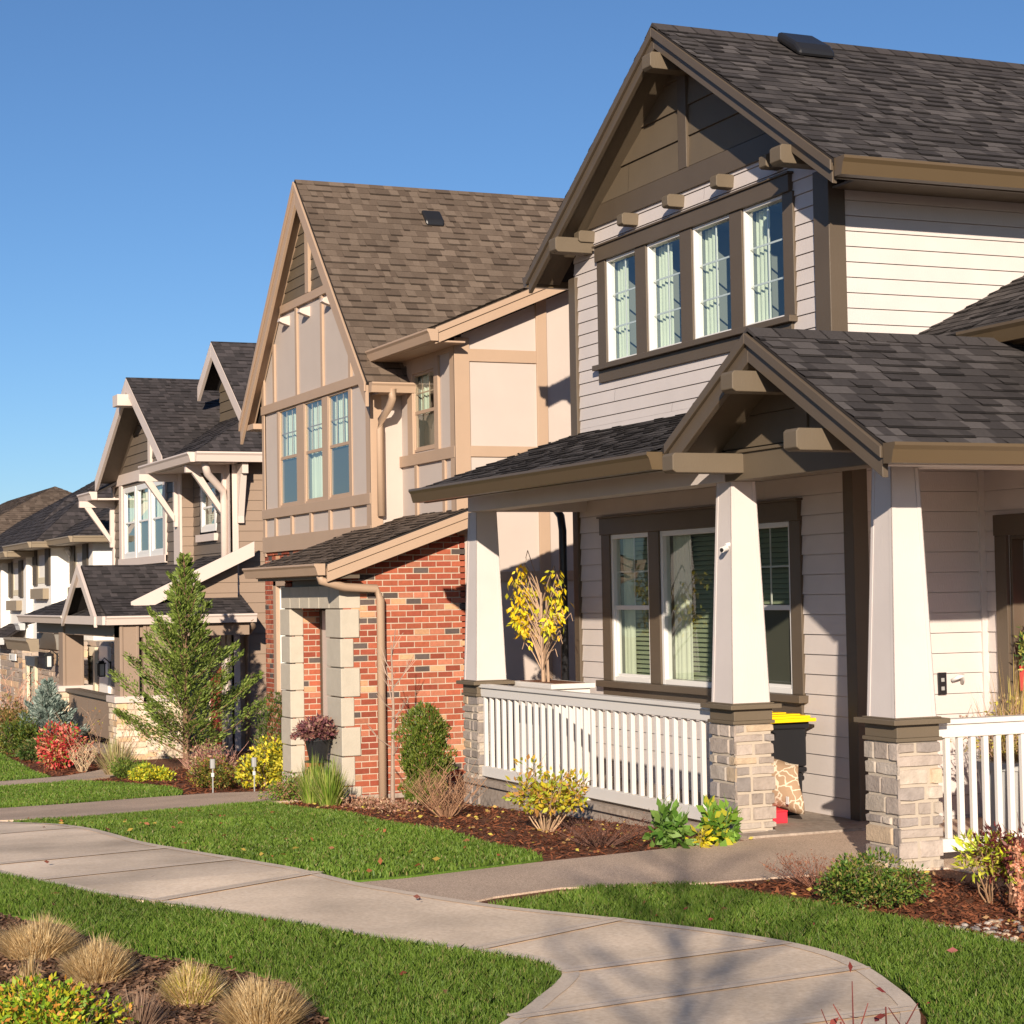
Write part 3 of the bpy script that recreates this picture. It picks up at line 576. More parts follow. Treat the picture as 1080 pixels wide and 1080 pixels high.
# portico
brickwall(h2, S2, [(YP, -1.2), (8.72, -1.2), (8.72, 2.82), (YP, 2.31)], zref=-1.1)
brickwall(h2, FP, [(-23.9, -1.3), (XB, -1.3), (XB, 2.2), (-23.9, 2.2)], [(-23.6, -22.1, -2, 3)], zref=-1.1)
brickwall(h2, F2, [(-28.4, -1.4), (-23.6, -1.4), (-23.6, 2.56), (-28.4, 2.56)], [(-27.72, -27.0, .5, 2.1)], zref=-1.1)
brickwall(h2, ('s', -23.58), [(YP+.13, -1.3), (YP+.37, -1.3), (YP+.37, 2.3), (YP+.13, 2.3)], zref=-1.1)
window(h2, F2, -27.66, -27.05, .55, 2.05, hung=True, frame='vinyl', cover='blind')
b = B(); 
for a in ((-27.78, -27.64, .5, 2.2), (-27.06, -26.92, .5, 2.2), (-27.78, -26.92, 2.06, 2.25), (-27.82, -26.88, .38, .52)): wb(b, F2, *a, .0, .07)
b.make('window_trim', 'tan', h2, bevel=.004)
b = B(); b.box(XB-.5, XB-.004, YP+.03, YP+.25, -1.3, 2.2); b.box(-23.9, -23.6, YP+.03, YP+.12, -1.3, 2.2); b.box(-23.6, -22.1, YP+.06, YP+.25, 2.0, 2.25); b.make('portico_core', 'mortar', h2)
YD = YP+.37; b = B(); b.box(-23.6, -22.0, YD, YD+.05, -1, 2.3); b.box(-23.58, -23.5, YD-.03, YD, -1, 2.0); b.make('door_casing', 'bronze', h2)
b = B(); b.box(-23.5, -22.4, YD-.02, YD-.001, -.45, 1.72); dd = b.make('front_door', 'cream', h2); B().tube([(-22.5, YD-.02, .5), (-22.5, YD-.08, .5), (-22.62, YD-.08, .5)], .012, 6).make('handle', 'metal', dd)
zs = [-.95, -.62, -.29, .05, .39, .73, 1.07, 1.41, 1.75]
for s_, x0, x1 in ((-1, -23.95, -23.575), (1, -22.10, XB+.02)):
    b = B()
    for i in range(len(zs)-1):
        big = i % 2
        if s_ < 0: b.box(x0-.04*big, x1, YP-.05, YP+.13, zs[i]+.006, zs[i+1]-.006)
        else: b.box(x0-.03*big, x1+.012*big, YP-.05, YP+.11+.07*big, zs[i]+.006, zs[i+1]-.006)
    b.make('quoin', 'quoin', h2, bevel=.01)
b = B()
xs = np.linspace(-23.92, -21.58, 7)
for i in range(6): b.box(xs[i]+.006, xs[i+1]-.006, YP-.055, YP+.2, 1.756, 2.02)
b.make('lintel', 'quoin', h2, bevel=.006)
b = B(); roof(b, [(-24.15, 6.87, 2.27), (-21.28, 6.87, 2.27), (-21.28, G2+.45, 2.27+.35*1.83), (-24.15, G2+.45, 2.27+.35*1.83)], 'brown', .125); b.make('portico_roof', 'shingle', h2)
b = B(); gutter(b, (-24.25, 6.87, 2.27), (-21.24, 6.87, 2.27), (0, -1, 0), 1.05); b.box(-24.1, -21.3, 6.875, 6.91, 2.13, 2.25); b.make('gutter', 'tan', h2)
b = B(); b.box(-24.1, -21.3, 6.9, YP+.1, 2.1, 2.14); b.box(-23.9, XB, YP, YP+.05, 2.02, 2.12); b.make('portico_soffit', 'bronze', h2)
b = B(); b.tube([(-21.35, 6.84, 2.16), (-21.33, 6.84, 2.08), (-21.42, 7.15, 2.0), (-21.47, 7.55, 1.98), (-21.5, 7.62, 1.85), (-21.52, 7.62, -.85)], .05, 8); b.make('downspout', 'tan', h2, smooth=True)
b = B(); b.box(-23.95, XB+.03, YP-.02, 8.75, -1.5, -.40); b.make('foundation', 'found', h2)
# ================================================================== HOUSE 3 (taupe, white timber brackets)
h3 = thing('gabled_house', (-42, 12, -1.1), 'taupe lap-sided house with pale pink brackets and dark roofs behind a conifer', 'house')
X3, Y3, YB = -37.2, 10.15, 9.9
S3, F3, F3b = ('s', X3), ('f', Y3), ('f', YB)
R3X, R3Z, R3S = -42.95, 6.8, .585
r3 = lambda x: R3Z-R3S*abs(x-R3X)
winb = (-45.88, -41.72, 2.85, 4.5)
b = B(); courses(b, S3, [(Y3, -1.3), (18, -1.3), (18, 4.7), (Y3, 4.7)], (), .2, .02, -1.2)
courses(b, ('s', -40.22), [(YB, 1), (Y3, 1), (Y3, 4.9), (YB, 4.9)], (), .2, .02, -1.2); courses(b, ('s', -37.05), [(8.15, 1.62), (10.2, 1.62), (10.2, 2.78), (8.15, 1.76)], (), .2, .02, -1.2); b.make('side_wall', 'taupe', h3)
b = B(); courses(b, F3b, [(-46.97, 1.2), (-40.22, 1.2), (-40.22, 4.85), (R3X, R3Z-.2), (-46.3, 4.9), (-46.97, 4.7)], [winb], .21, .02, 2.7)
courses(b, F3, [(-40.22, -1.3), (X3, -1.3), (X3, 4.7), (-40.22, 4.7)], [(-39.66, -38.34, 3.2, 4.3)], .2, .02, -1.2)
courses(b, F3, [(-46.97, -1.3), (-40.22, -1.3), (-40.22, 2.5), (-46.97, 2.5)], [], .2, .02, -1.2); b.make('front_wall', 'taupe_dark', h3)
for i in range(3):
    x0 = winb[0]+(winb[1]-winb[0])*i/3; window(h3, F3b, x0+.06, x0+1.33, winb[2], winb[3], hung='screen', cols=1, rows=0, cover='curtain', fw=.12, side=.9)
window(h3, F3, -39.6, -38.4, 3.25, 4.25, hung=True, cover='blind', fw=.12)
b = B()
wb(b, F3b, -46.97, -40.22, 4.58, 4.83, 0, .06); wb(b, F3b, -40.75, -40.2, 1.2, 4.8, 0, .05); wb(b, F3b, -41.72, -41.5, 2.7, 4.58, 0, .05); wb(b, F3b, -46.15, -45.88, 2.7, 4.58, 0, .05); wb(b, F3b, -46.2, -41.5, 2.68, 2.85, 0, .07)
wpoly(b, F3b, [(R3X-.12, 4.83), (R3X+.12, 4.83), (R3X+.12, 6.5), (R3X-.12, 6.5)], 0, .06); wb(b, F3b, -46.97, -46.8, 1.2, 4.6, 0, .05)
wb(b, F3, -39.75, -38.25, 3.05, 3.2, 0, .09); wb(b, F3, -37.5, X3+.03, -1.2, 4.6, 0, .05); wb(b, S3, Y3-.05, Y3+.12, -1.2, 4.6, .001, .03)
b.make('trim_board', 'pinkwhite', h3, bevel=.005)
b = B(); YG3 = 9.35
roof(b, [(R3X, YG3, R3Z), (-46.5, YG3, r3(-46.5)), (-46.5, 17, r3(-46.5)), (R3X, 17, R3Z)], 'slate', .15)
roof(b, [(R3X, YG3, R3Z), (-39.5, YG3, r3(-39.5)), (-39.5, 17, r3(-39.5)), (R3X, 17, R3Z)], 'slate', .15)
# lower hipped roofs at the corners
roof(b, [(-40.6, 9.35, 4.72), (-36.75, 9.35, 4.72), (-36.75-0, 9.35, 4.72), (-38.9, 11.6, 6.05), (-42.0, 11.6, 6.05)][:2]+[(-38.9, 11.55, 6.02), (-42.0, 11.55, 6.02)], 'slate', .15)
roof(b, [(-36.75, 9.35, 4.72), (-36.75, 17, 4.72), (-38.9, 17, 6.02), (-38.9, 11.55, 6.02)], 'slate', .15)
roof(b, [(-47.6, 9.35, 4.45), (-46.3, 9.35, 4.45), (-46.3, 10.6, 5.1), (-47.6, 10.6, 5.1)], 'slate', .15)
b.make('roof', 'shingle', h3)
b = B(); GX3, GZ3, GS3, GY3 = -40.0, 7.27, .72, 10.5   # rear cross gable
r3b = lambda x: GZ3-GS3*abs(x-GX3)
roof(b, [(GX3, GY3, GZ3), (-37.4, GY3, r3b(-37.4)), (-37.4, 17, r3b(-37.4)), (GX3, 17, GZ3)], 'slate', .15)
roof(b, [(GX3, GY3, GZ3), (-41.2, GY3, r3b(-41.2)), (-41.2, 17, r3b(-41.2)), (GX3, 17, GZ3)], 'slate', .15); b.make('rear_roof', 'shingle', h3)
b = B(); courses(b, ('f', GY3+.45), gablepoly(-41.0, -37.6, 5.2, GX3, GZ3-.15, GS3), (), .22, .02, 5.2); b.make('gable_siding', 'umber', h3)
b = B(); rakeboards(b, YG3-.01, YG3+.06, R3X, R3Z-.02, -46.4, -39.6, R3S, .3); rakeboards(b, GY3-.01, GY3+.06, GX3, GZ3-.02, -41.15, -37.5, GS3, .3)
b.box(R3X-.25, R3X+.25, YG3-.25, YB, 6.15, 6.4); b.make('bargeboard', 'pinkwhite', h3, bevel=.005)
b = B(); b.prism([(R3X, YG3+.06, R3Z-.1), (-46.4, YG3+.06, r3(-46.4)-.1), (-46.4, YB, r3(-46.4)-.1), (R3X, YB, R3Z-.1)], (0, 0, -.03)); b.prism([(R3X, YG3+.06, R3Z-.1), (-39.6, YG3+.06, r3(-39.6)-.1), (-39.6, YB, r3(-39.6)-.1), (R3X, YB, R3Z-.1)], (0, 0, -.03)); b.make('soffit', 'taupe_dark', h3)
b = B(); gutter(b, (-47.7, 9.35, 4.45), (-46.2, 9.35, 4.45), (0, -1, 0), 1.5); b.box(-47.6, -46.2, 9.36, Y3, 4.26, 4.3); b.make('gutter', 'pinkwhite', h3)
b = B(); gutter(b, (-41.0, 9.35, 4.70), (-36.75, 9.35, 4.70), (0, -1, 0), 1.5); gutter(b, (-36.75, 9.3, 4.70), (-36.75, 17, 4.70), (1, 0, 0), 1.5); b.box(-41, -36.76, 9.36, Y3, 4.5, 4.53); b.make('gutter', 'pinkwhite', h3)
def bracket(par, pl, u, z, d=.85, w=.12):
    b = B(); 
    if pl[0] == 'f':
        X, Y = u, pl[1]; b.box(X-w/2, X+w/2, Y-d, Y, z-.15, z); b.box(X-w/2, X+w/2, Y-.12, Y-.02, z-1.1, z-.15); b.prism([(X-w/2, Y-d+.12, z-.15), (X-w/2, Y-d+.28, z-.15), (X-w/2, Y-.1, z-.86), (X-w/2, Y-.1, z-1.02)], (w, 0, 0))
    else:
        X, Y = pl[1], u; b.box(X, X+d, Y-w/2, Y+w/2, z-.2, z); b.box(X+.02, X+.12, Y-w/2, Y+w/2, z-1.15, z-.2); b.prism([(X+d-.1, Y-w/2, z-.2), (X+d-.32, Y-w/2, z-.2), (X+.1, Y-w/2, z-.85), (X+.1, Y-w/2, z-1.08)], (0, w, 0))
    b.make('bracket', 'pinkwhite', par, bevel=.006)
bracket(h3, F3b, -40.45, 4.5); bracket(h3, F3, -37.5, 4.5); bracket(h3, F3b, -46.85, 4.25); bracket(h3, S3, 10.3, 4.5, .45)
b = B(); b.tube([(-36.85, 9.5, 4.6), (-36.95, 9.6, 4.3), (-37.35, 10.0, 4.0), (-37.4, 10.05, 3.8), (-37.4, 10.05, 1.9)], .075, 8); b.make('downspout', 'pinkwhite', h3, smooth=True)
# porch of house 3
PY, PX = 7.70, -36.2
b = B()
for xc, yc, wx, wy in ((PX-.25, PY+.2, .24, .18), (-41.88, PY+.2, .24, .22), (PX-.25, PY+.72, .24, .26)):
    b.box(xc-wx, xc+wx, yc-wy, yc+wy, .1, 1.5)
    for y in (yc-wy, yc+wy-.06): b.box(xc+wx, xc+wx+.02, y, y+.06, .1, 1.5)
    b.make('porch_post', 'taupe', h3, bevel=.01); b = B()
for xc, yc, wx, wy in ((PX-.26, PY+.22, .32, .27), (-41.88, PY+.22, .32, .3), (PX-.26, PY+.82, .32, .34)):
    b = B(); b.box(xc-wx, xc+wx, yc-wy, yc+wy, -1.5, .0); o = b.make('stone_pier', 'mortar', h3)
    b = B(); stones(b, ('f', yc-wy), xc-wx, xc+wx, -1.15, 0, STL, (.09, .14), (.15, .4), .03); stones(b, ('s', xc+wx), yc-wy, yc+wy, -1.15, 0, STL, (.09, .14), (.12, .3), .03); b.make('stones', 'stone', o)
    b = B(); b.box(xc-wx-.06, xc+wx+.06, yc-wy-.06, yc+wy+.06, 0, .12); b.make('cap', 'pinkwhite', o, bevel=.008)
b = B(); b.box(-41.6, PX-.55, PY+.08, PY+.2, -.75, .0); w = b.make('porch_parapet', 'taupe', h3); b = B(); b.box(-41.6, PX-.5, PY+.0, PY+.3, .0, .07); b.make('coping', 'taupe_dark', w)
b = B(); b.box(-46, PX, PY+.1, YB, -1.3, -.98); b.make('porch_floor', 'found', h3)
PGX, PGZ, PGS = -38.4, 2.58, .62
p3 = lambda x: PGZ-PGS*abs(x-PGX)
b = B()
roof(b, [(-45.3, 7.5, 1.6), (-38.0, 7.5, 1.6), (-38.0, YB, 2.6), (-42.8, YB, 2.6)], 'slate', .14)
roof(b, [(PGX, 7.45, PGZ), (-40.0, 7.45, p3(-40.0)), (-40.0, YB, p3(-40.0)), (PGX, YB, PGZ)], 'slate', .14)
roof(b, [(PGX, 7.45, PGZ), (-36.8, 7.45, p3(-36.8)), (-36.8, 8.4, p3(-36.8)), (PGX, YB, PGZ)], 'slate', .14)
roof(b, [(PX+.05, 7.5, 1.58), (PX+.05, 10.3, 1.58), (X3+.0, 10.3, 1.96), (X3+.0, 7.5, 1.96)], 'slate', .14)
roof(b, [(-39.5, 8.1, 1.80), (-36.75, 8.1, 1.80), (-36.75, 10.45, 2.88), (-39.5, 10.45, 2.88)], 'slate', .14)
b.make('porch_roof', 'shingle', h3)
b = B(); gutter(b, (-45.4, 7.5, 1.6), (-40.0, 7.5, 1.6), (0, -1, 0), 1.3); b.make('gutter', 'pinkwhite', h3); b = B(); gutter(b, (PX, 7.45, 1.6), (PX, 10.3, 1.6), (1, 0, 0), 1.3); b.box(-40.0, PX, 7.4, 7.5, 1.44, 1.6); b.make('gutter', 'pinkwhite', h3)
b = B(); rakeboards(b, 7.36, 7.42, PGX, PGZ+.03, -40.05, -36.75, PGS, .2); b.prism([(PGX-.5, 7.42, 2.15), (PGX+.5, 7.42, 2.15), (PGX+.1, 7.42, 2.42), (PGX-.1, 7.42, 2.42)], (0, .07, 0))
b.prism([(-36.75, 8.05, 1.86), (-36.75, 10.45, 2.98), (-36.75, 10.45, 2.70), (-36.75, 8.05, 1.58)], (.05, 0, 0)); b.make('bargeboard', 'pinkwhite', h3, bevel=.005)
b = B(); b.box(-45, PX-.05, PY+.02, PY+.3, 1.2, 1.45); b.box(PX-.35, PX-.05, PY+.3, 10.2, 1.2, 1.45); b.box(-45, PX-.05, PY+.3, YB, 1.42, 1.44); b.prism([(-39.8, 7.9, 1.6), (-37.0, 7.9, 1.6), (PGX, 7.9, 2.4)], (0, .05, 0)); b.make('porch_beam', 'taupe', h3)
b = B(); b.tube([(PX+.1, 10.2, 1.5), (PX-.1, 10.3, 1.35), (X3+.06, 10.4, 1.15), (X3+.06, 10.4, -1.0)], .05, 6); b.make('downspout', 'taupe', h3, smooth=True)
b = B(); wb(b, F3, -39.2, -38.9, -1, 1.4, 0, .06); wb(b, F3, -37.9, -37.6, -1, 1.4, 0, .06); wb(b, F3, -39.2, -37.6, 1.2, 1.4, .0, .08); b.make('door_casing', 'pinkwhite', h3); b = B(); wb(b, F3, -38.9, -37.9, -1, 1.2, 0, .03); b.make('front_door', 'doorred', h3)
# ================================================================== HOUSE 4 and 5 (white stucco row, far left)
def hip(b, x0, x1, y0, y1, ze, sl, pal='slate'):
    """hipped roof over a rectangle; ridge runs along the longer side"""
    w, d = x1-x0, y1-y0; h = min(w, d)/2*sl
    if w >= d: A, Bp = (x0+d/2, (y0+y1)/2, ze+h), (x1-d/2, (y0+y1)/2, ze+h)
    else: A, Bp = ((x0+x1)/2, y0+w/2, ze+h), ((x0+x1)/2, y1-w/2, ze+h)
    c = [(x0, y0, ze), (x1, y0, ze), (x1, y1, ze), (x0, y1, ze)]
    if w >= d: P = ([c[0], c[1], Bp, A], [c[1], c[2], Bp], [c[2], c[3], A, Bp], [c[3], c[0], A])
    else: P = ([c[0], c[1], A], [c[1], c[2], Bp, A], [c[2], c[3], Bp], [c[3], c[0], A, Bp])
    for p in P: roof(b, p, pal, .17)
X4 = -49.0
cy1 = U(98, 600, x=X4)[1]; x1l = U(72, 600, y=cy1)[0]; cy2 = U(54, 600, x=x1l)[1]; x2l = U(34, 600, y=cy2)[0]; cy3 = U(27.5, 600, x=x2l)[1]; x3l = U(10, 600, y=cy3)[0]; cy4 = U(1, 600, x=x3l)[1]
def masses(par, specs, eave, wallmat, win, roofpal, rises=(.6, .8)):
    for i, (xr, xl, yf) in enumerate(specs):
        b = B(); ez = eave[i]; rise = rises[i]
        b.box(xl, xr, yf, 19, -2.4, ez); b.make('wall', wallmat, par)
        b = B(); hip(b, xl-.5, xr+.5, yf-.55, 19, ez, rise, roofpal); b.make('roof', 'shingle', par)
        b = B(); gutter(b, (xl-.55, yf-.55, ez+.03), (xr+.5, yf-.55, ez+.03), (0, -1, 0), 1.2); gutter(b, (xr+.5, yf-.6, ez+.03), (xr+.5, 19, ez+.03), (1, 0, 0), 1.2); b.box(xl-.5, xr+.5, yf-.54, yf, ez-.13, ez-.1); b.box(xr, xr+.5, yf, 19, ez-.13, ez-.1); b.make('gutter', 'gutter4', par)
        if win[i]:
            u0, u1, z0, z1 = win[i]; pl = ('f', yf)
            window(par, pl, u0, u1, z0, z1, hung=False, frame='cream4', cover='curtain', fw=.16, side=.5, inset=.05)
            for a, c in ((u0-.62, u0-.04), (u1+.04, u1+.62)):
                s = B(); wb(s, pl, a, c, z0-.05, z1+.05, 0, .05); s.make('shutter', 'shutter', par)
            s = B(); wb(s, pl, u0-.35, u1+.35, z0-.42, z0-.14, 0, .16); s.make('window_sill', 'gutter4', par)
M['shutter'] = paint('dark_shutter', (.075, .06, .045), rough=.6, bump=0); M['gutter4'] = paint('taupe_metal', (.27, .215, .15), rough=.5, bump=0); M['cream4'] = paint('cream_frame', (.62, .55, .40), rough=.5, bump=0)
h4 = thing('stucco_row_house', (-58, 13, -1.5), 'white stucco house with shuttered windows and stone ground floor, beyond the taupe house', 'house')
def zz(px, py, X, Y=None): return U(px, py, x=X)[2] if Y is None else U(px, py, y=Y)[2]
z1e, z2e, z3e = zz(98, 567, X4), zz(54, 573, x1l), zz(28, 583, x2l)
def fwin(Y, pa, pb, ta, tb): a = U(pa, ta, y=Y); c = U(pb, tb, y=Y); return (a[0], c[0], c[2], a[2])
masses(h4, [(X4, x1l-.2, cy1), (x1l, x2l-.2, cy2)], [z1e, z2e], 'sunwhite', [fwin(cy1, 80, 88.5, 577, 613), fwin(cy2, 40, 49, 580, 615)], 'slate')
b = B(); b.tube([(x1l+.62, cy2+.3, z1e-.2), (x1l+.1, cy2+.9, z1e-.9), (x1l+.08, cy2+.9, -.2)], .09, 6); b.make('downspout', 'sunwhite', h4)
h5 = thing('stucco_row_house', (x3l-3, 13, -1.8), 'white stucco house at the left edge of the photo, its window narrow and shuttered', 'house')
masses(h5, [(x2l, x3l-.2, cy3), (x3l, x3l-9, cy4)], [z3e, z3e-.1], 'sunwhite', [fwin(cy3, 14, 21, 594, 628), None], 'slate', (.8, .6))
# taller roofs behind
h6 = thing('far_house', (-70, 17, -1.8), 'far house showing only a weathered brown roof with dark skylights at the left skyline', 'house')
rp = U(58, 513, x=-68); sl6 = .5; e6 = rp[2]-6*sl6
b = B(); b.box(-83, -63, rp[1]-5, rp[1]+5, -2.5, e6-.1); b.make('wall', 'cream', h6)
b = B(); hip(b, -84, -62, rp[1]-6, rp[1]+6, e6, sl6, 'brown'); b.make('roof', 'shingle', h6)
for dx in (-75.5, -73.0, -70.6):
    b = B(); b.prism([(dx, rp[1]-6+2.8, e6+2.8*sl6+.05), (dx+1.0, rp[1]-6+2.8, e6+2.8*sl6+.05), (dx+1.0, rp[1]-6+4.2, e6+4.2*sl6+.05), (dx, rp[1]-6+4.2, e6+4.2*sl6+.05)], (0, 0, .1)); b.make('skylight', 'black', h6)
# stone ground floors
def stonefloor(par, px0, px1, Y, ztop, arch=None):
    xa, xb_ = U(px0, 690, y=Y)[0], U(px1, 690, y=Y)[0]
    b = B(); b.box(xa, xb_, Y, Y+.6, -2.4, ztop); o = b.make('stone_wall', 'mortar', par)
    b = B(); stones(b, ('f', Y), xa, xb_, -2.2, ztop, STG, (.09, .2), (.4, 1.4), .03); stones(b, ('s', xb_), Y, Y+.6, -2.2, ztop, STG, (.09, .2), (.2, .6), .03); b.make('stones', 'stone', o)
    return xa, xb_
Yq = cy3-.35; xa, xb_ = stonefloor(h5, 1, 24, Yq, zz(12, 680, None, Yq)); zt = zz(12, 680, None, Yq)
le = zz(8, 673, None, Yq-.3); b = B(); gutter(b, (xa-1.5, Yq-.3, le), (xb_-1.2, Yq-.3, le), (0, -1, 0), 1.5); roof(b, [(xa-1.5, Yq-.3, le), (xb_-1.2, Yq-.3, le), (xb_-1.4, cy3, le+.35), (xa-1.5, cy3, le+.35)], 'slate', .17); b.make('lean_to_roof', 'shingle', h5)
sgn = B(); a = U(11, 689, y=Yq-.05); c = U(17.5, 697, y=Yq-.05); sgn.box(a[0], c[0], Yq-.09, Yq-.05, c[2], a[2]); sg = sgn.make('number_plate', 'vinyl', h5)
def digit(par, ch, x, y, z, s):
    cu = bpy.data.curves.new('digit', 'FONT'); cu.body = ch; cu.size = s; cu.extrude = .004; tmp = bpy.data.objects.new('tmp', cu); C.objects.link(tmp)
    me = bpy.data.meshes.new_from_object(tmp.evaluated_get(bpy.context.evaluated_depsgraph_get())); bpy.data.objects.remove(tmp)
    me.transform(Matrix.Translation((x, y, z))@Matrix.Rotation(math.pi/2, 4, 'X')); me.materials.clear(); me.materials.append(M['black']); o = bpy.data.objects.new('digit', me); C.objects.link(o); o.parent = par; o.matrix_parent_inverse = par.parent.matrix_world.inverted() if False else Matrix()
digit(sg, '3', a[0]+(c[0]-a[0])*.3, Yq-.1, c[2]+(a[2]-c[2])*.22, (a[2]-c[2])*.8)
Yr = cy2-.4; xa, xb_ = stonefloor(h4, 41, 66, Yr, zz(50, 676, None, Yr)); zt = zz(50, 668, None, Yr)
b = B(); xc_ = (xa+xb_)/2; xr_ = (xb_-xa)*.36; n = 14; za = zz(50, 684, None, Yr)
b.prism([(xc_-xr_*1.35, Yr-.06, za), (xc_-xr_*1.35, Yr-.06, zt)]+[(xc_+xr_*1.35, Yr-.06, zt), (xc_+xr_*1.35, Yr-.06, za)]+[(xc_+xr_*math.cos(t), Yr-.06, za+.55*math.sin(t)*1.0) for t in np.linspace(0, math.pi, n)], (0, .05, 0)); b.make('arch_surround', 'quoin', h4)
b = B(); b.prism([(xc_+xr_*math.cos(t), Yr-.07, za+.5*math.sin(t)) for t in np.linspace(0, math.pi, n)], (0, .03, 0)); b.make('arch_recess', 'bronze', h4)
b = B(); e1 = U(25, 652, y=Yr-1); lx, le = U(28, 657, y=Yr-.6)[0], zz(45, 658, None, Yr-.6); roof(b, [(lx, Yr-.6, le), (X4-2, Yr-.6, le), (X4-2.4, cy2, le+.32), (lx+.6, cy2, le+.32)], 'slate', .17); gutter(b, (lx-.2, Yr-.6, le), (X4-2, Yr-.6, le), (0, -1, 0), 1.4); b.make('lean_to_roof', 'shingle', h4)
b = B(); x5 = U(31, 690, y=cy3-.1)[0]; 
window(h5, ('f', cy3-.3), U(27, 700, y=cy3-.3)[0], U(37, 700, y=cy3-.3)[0], -1.3, zz(30, 692, None, cy3-.3), hung=False, frame='cream4', fw=.25, side=.5)
b = B(); gutter(b, (U(16, 672, y=cy3-.8)[0], cy3-.8, zz(30, 673, None, cy3-.8)), (U(41, 672, y=cy3-.8)[0], cy3-.8, zz(30, 673, None, cy3-.8)), (0, -1, 0), 2.4); b.make('gutter', 'gutter4', h5)
# ground floor behind the taupe house porch
Yt = cy1-.1
xa, xb_ = stonefloor(h4, 88, 124, Yt, zz(100, 676, None, Yt)); window(h4, ('f', Yt-.08), U(93, 700, y=Yt)[0], U(104, 700, y=Yt)[0], -1.2, zz(98, 682, None, Yt), hung=False, frame='cream4', fw=.22, side=.5)
b = B(); wb(b, ('f', Yt), U(109, 700, y=Yt)[0], U(118, 700, y=Yt)[0], -1.5, .8, 0, .1); b.make('door_frame', 'vinyl', h4)
def lantern(par, x, y, z, s=1.0):
    b = B(); b.box(x-.06*s, x+.06*s, y-.03, y, z-.1*s, z+.25*s); b.tube([(x, y-.02, z+.2*s), (x, y-.2*s, z+.36*s), (x, y-.3*s, z+.25*s)], .02*s, 5); 
    yc = y-.3*s; b.prism([(x-.13*s, yc-.13*s, z+.18*s), (x+.13*s, yc-.13*s, z+.18*s), (x+.13*s, yc+.13*s, z+.18*s), (x-.13*s, yc+.13*s, z+.18*s)], (0, 0, .04*s)); b.prism([(x-.08*s, yc-.08*s, z+.22*s), (x+.08*s, yc-.08*s, z+.22*s), (x+.08*s, yc+.08*s, z+.22*s), (x-.08*s, yc+.08*s, z+.22*s)], (0, 0, .06*s)); b.box(x-.09*s, x+.09*s, yc-.09*s, yc+.09*s, z-.22*s, z-.18*s)
    for sx in (-1, 1):
        for sy in (-1, 1): b.box(x+sx*.09*s-.012, x+sx*.09*s+.012, yc+sy*.09*s-.012, yc+sy*.09*s+.012, z-.2*s, z+.2*s)
    o = b.make('wall_lantern', 'black', par); b = B(); b.box(x-.075*s, x+.075*s, yc-.075*s, yc+.075*s, z-.18*s, z+.18*s); b.make('lamp_glass', 'lampglass', o)
p = U(117, 706, y=Yt-.15); lantern(h4, p[0], p[1], p[2], .75); p = U(61, 697, y=Yr-.1); lantern(h4, p[0], p[1], p[2], .75)
# house across the street: its front shows as a reflection in the porch window
h7 = thing('facing_house', (-44, -16, -1), 'house across the street seen only as a reflection in the porch windows', 'house')
b = B(); b.box(-62, -34, -24, -14, -2, 5); b.make('wall', 'taupe_dark', h7); b = B(); hip(b, -63, -33, -25, -13, 5, .6, 'brown'); b.make('roof', 'shingle', h7)
b = B()
for x in np.arange(-60, -35, 4.2):
    for z in (.3, 3.0): b.box(x, x+1.5, -14.0, -13.92, z, z+1.5)
b.make('window_trim', 'vinyl', h7); b = B()
for x in np.arange(-60, -35, 4.2):
    for z in (.3, 3.0): b.box(x+.14, x+1.36, -13.92, -13.9, z+.14, z+1.36)
b.make('window', 'room', h7)
# ================================================================== GROUND
def zone(name, pts, dz, mat, skirt=0., edge=None):
    """sheet following the terrain: polygon cut into narrow strips in x"""
    import bmesh
    bm = bmesh.new(); vs = [bm.verts.new((x, y, 0)) for x, y in pts]; f = bm.faces.new(vs)
    xs = [p[0] for p in pts]; 
    x = math.ceil(min(xs)); 
    cuts = [c for c in (list(np.arange(math.ceil(max(min(xs), -60)), min(max(xs), 10), .5))+[k for k in KX]) if min(xs) < c < max(xs)]
    for c in sorted(set(cuts)):
        bmesh.ops.bisect_plane(bm, geom=bm.verts[:]+bm.edges[:]+bm.faces[:], plane_co=(float(c), 0, 0), plane_no=(1, 0, 0), dist=1e-5)
    for v in bm.verts: v.co.z = g(v.co.x)+dz
    bm.normal_update()
    for f in bm.faces:
        if f.normal.z < 0: f.normal_flip()
    if skirt:
        be = [e for e in bm.edges if e.is_boundary]; r = bmesh.ops.extrude_edge_only(bm, edges=be)
        for v in [q for q in r['geom'] if isinstance(q, bmesh.types.BMVert)]: v.co.z -= skirt
    me = bpy.data.meshes.new(name); bm.to_mesh(me); bm.free(); me.materials.append(M[mat]); o = bpy.data.objects.new(name, me); C.objects.link(o); return o
struct(zone('ground', [(-400, -300), (400, -300), (400, 400), (-400, 400)], 0, 'soil'))
def smooth(pts, n=4):
    out = []; m = len(pts)
    for i in range(m-1):
        p0, p1, p2, p3 = (pts[max(i-1, 0)], pts[i], pts[i+1], pts[min(i+2, m-1)])
        for k in range(n):
            t = k/n; out.append(tuple(.5*((2*p1[j])+(-p0[j]+p2[j])*t+(2*p0[j]-5*p1[j]+4*p2[j]-p3[j])*t*t+(-p0[j]+3*p1[j]-3*p2[j]+p3[j])*t**3) for j in (0, 1)))
    return out+[pts[-1]]
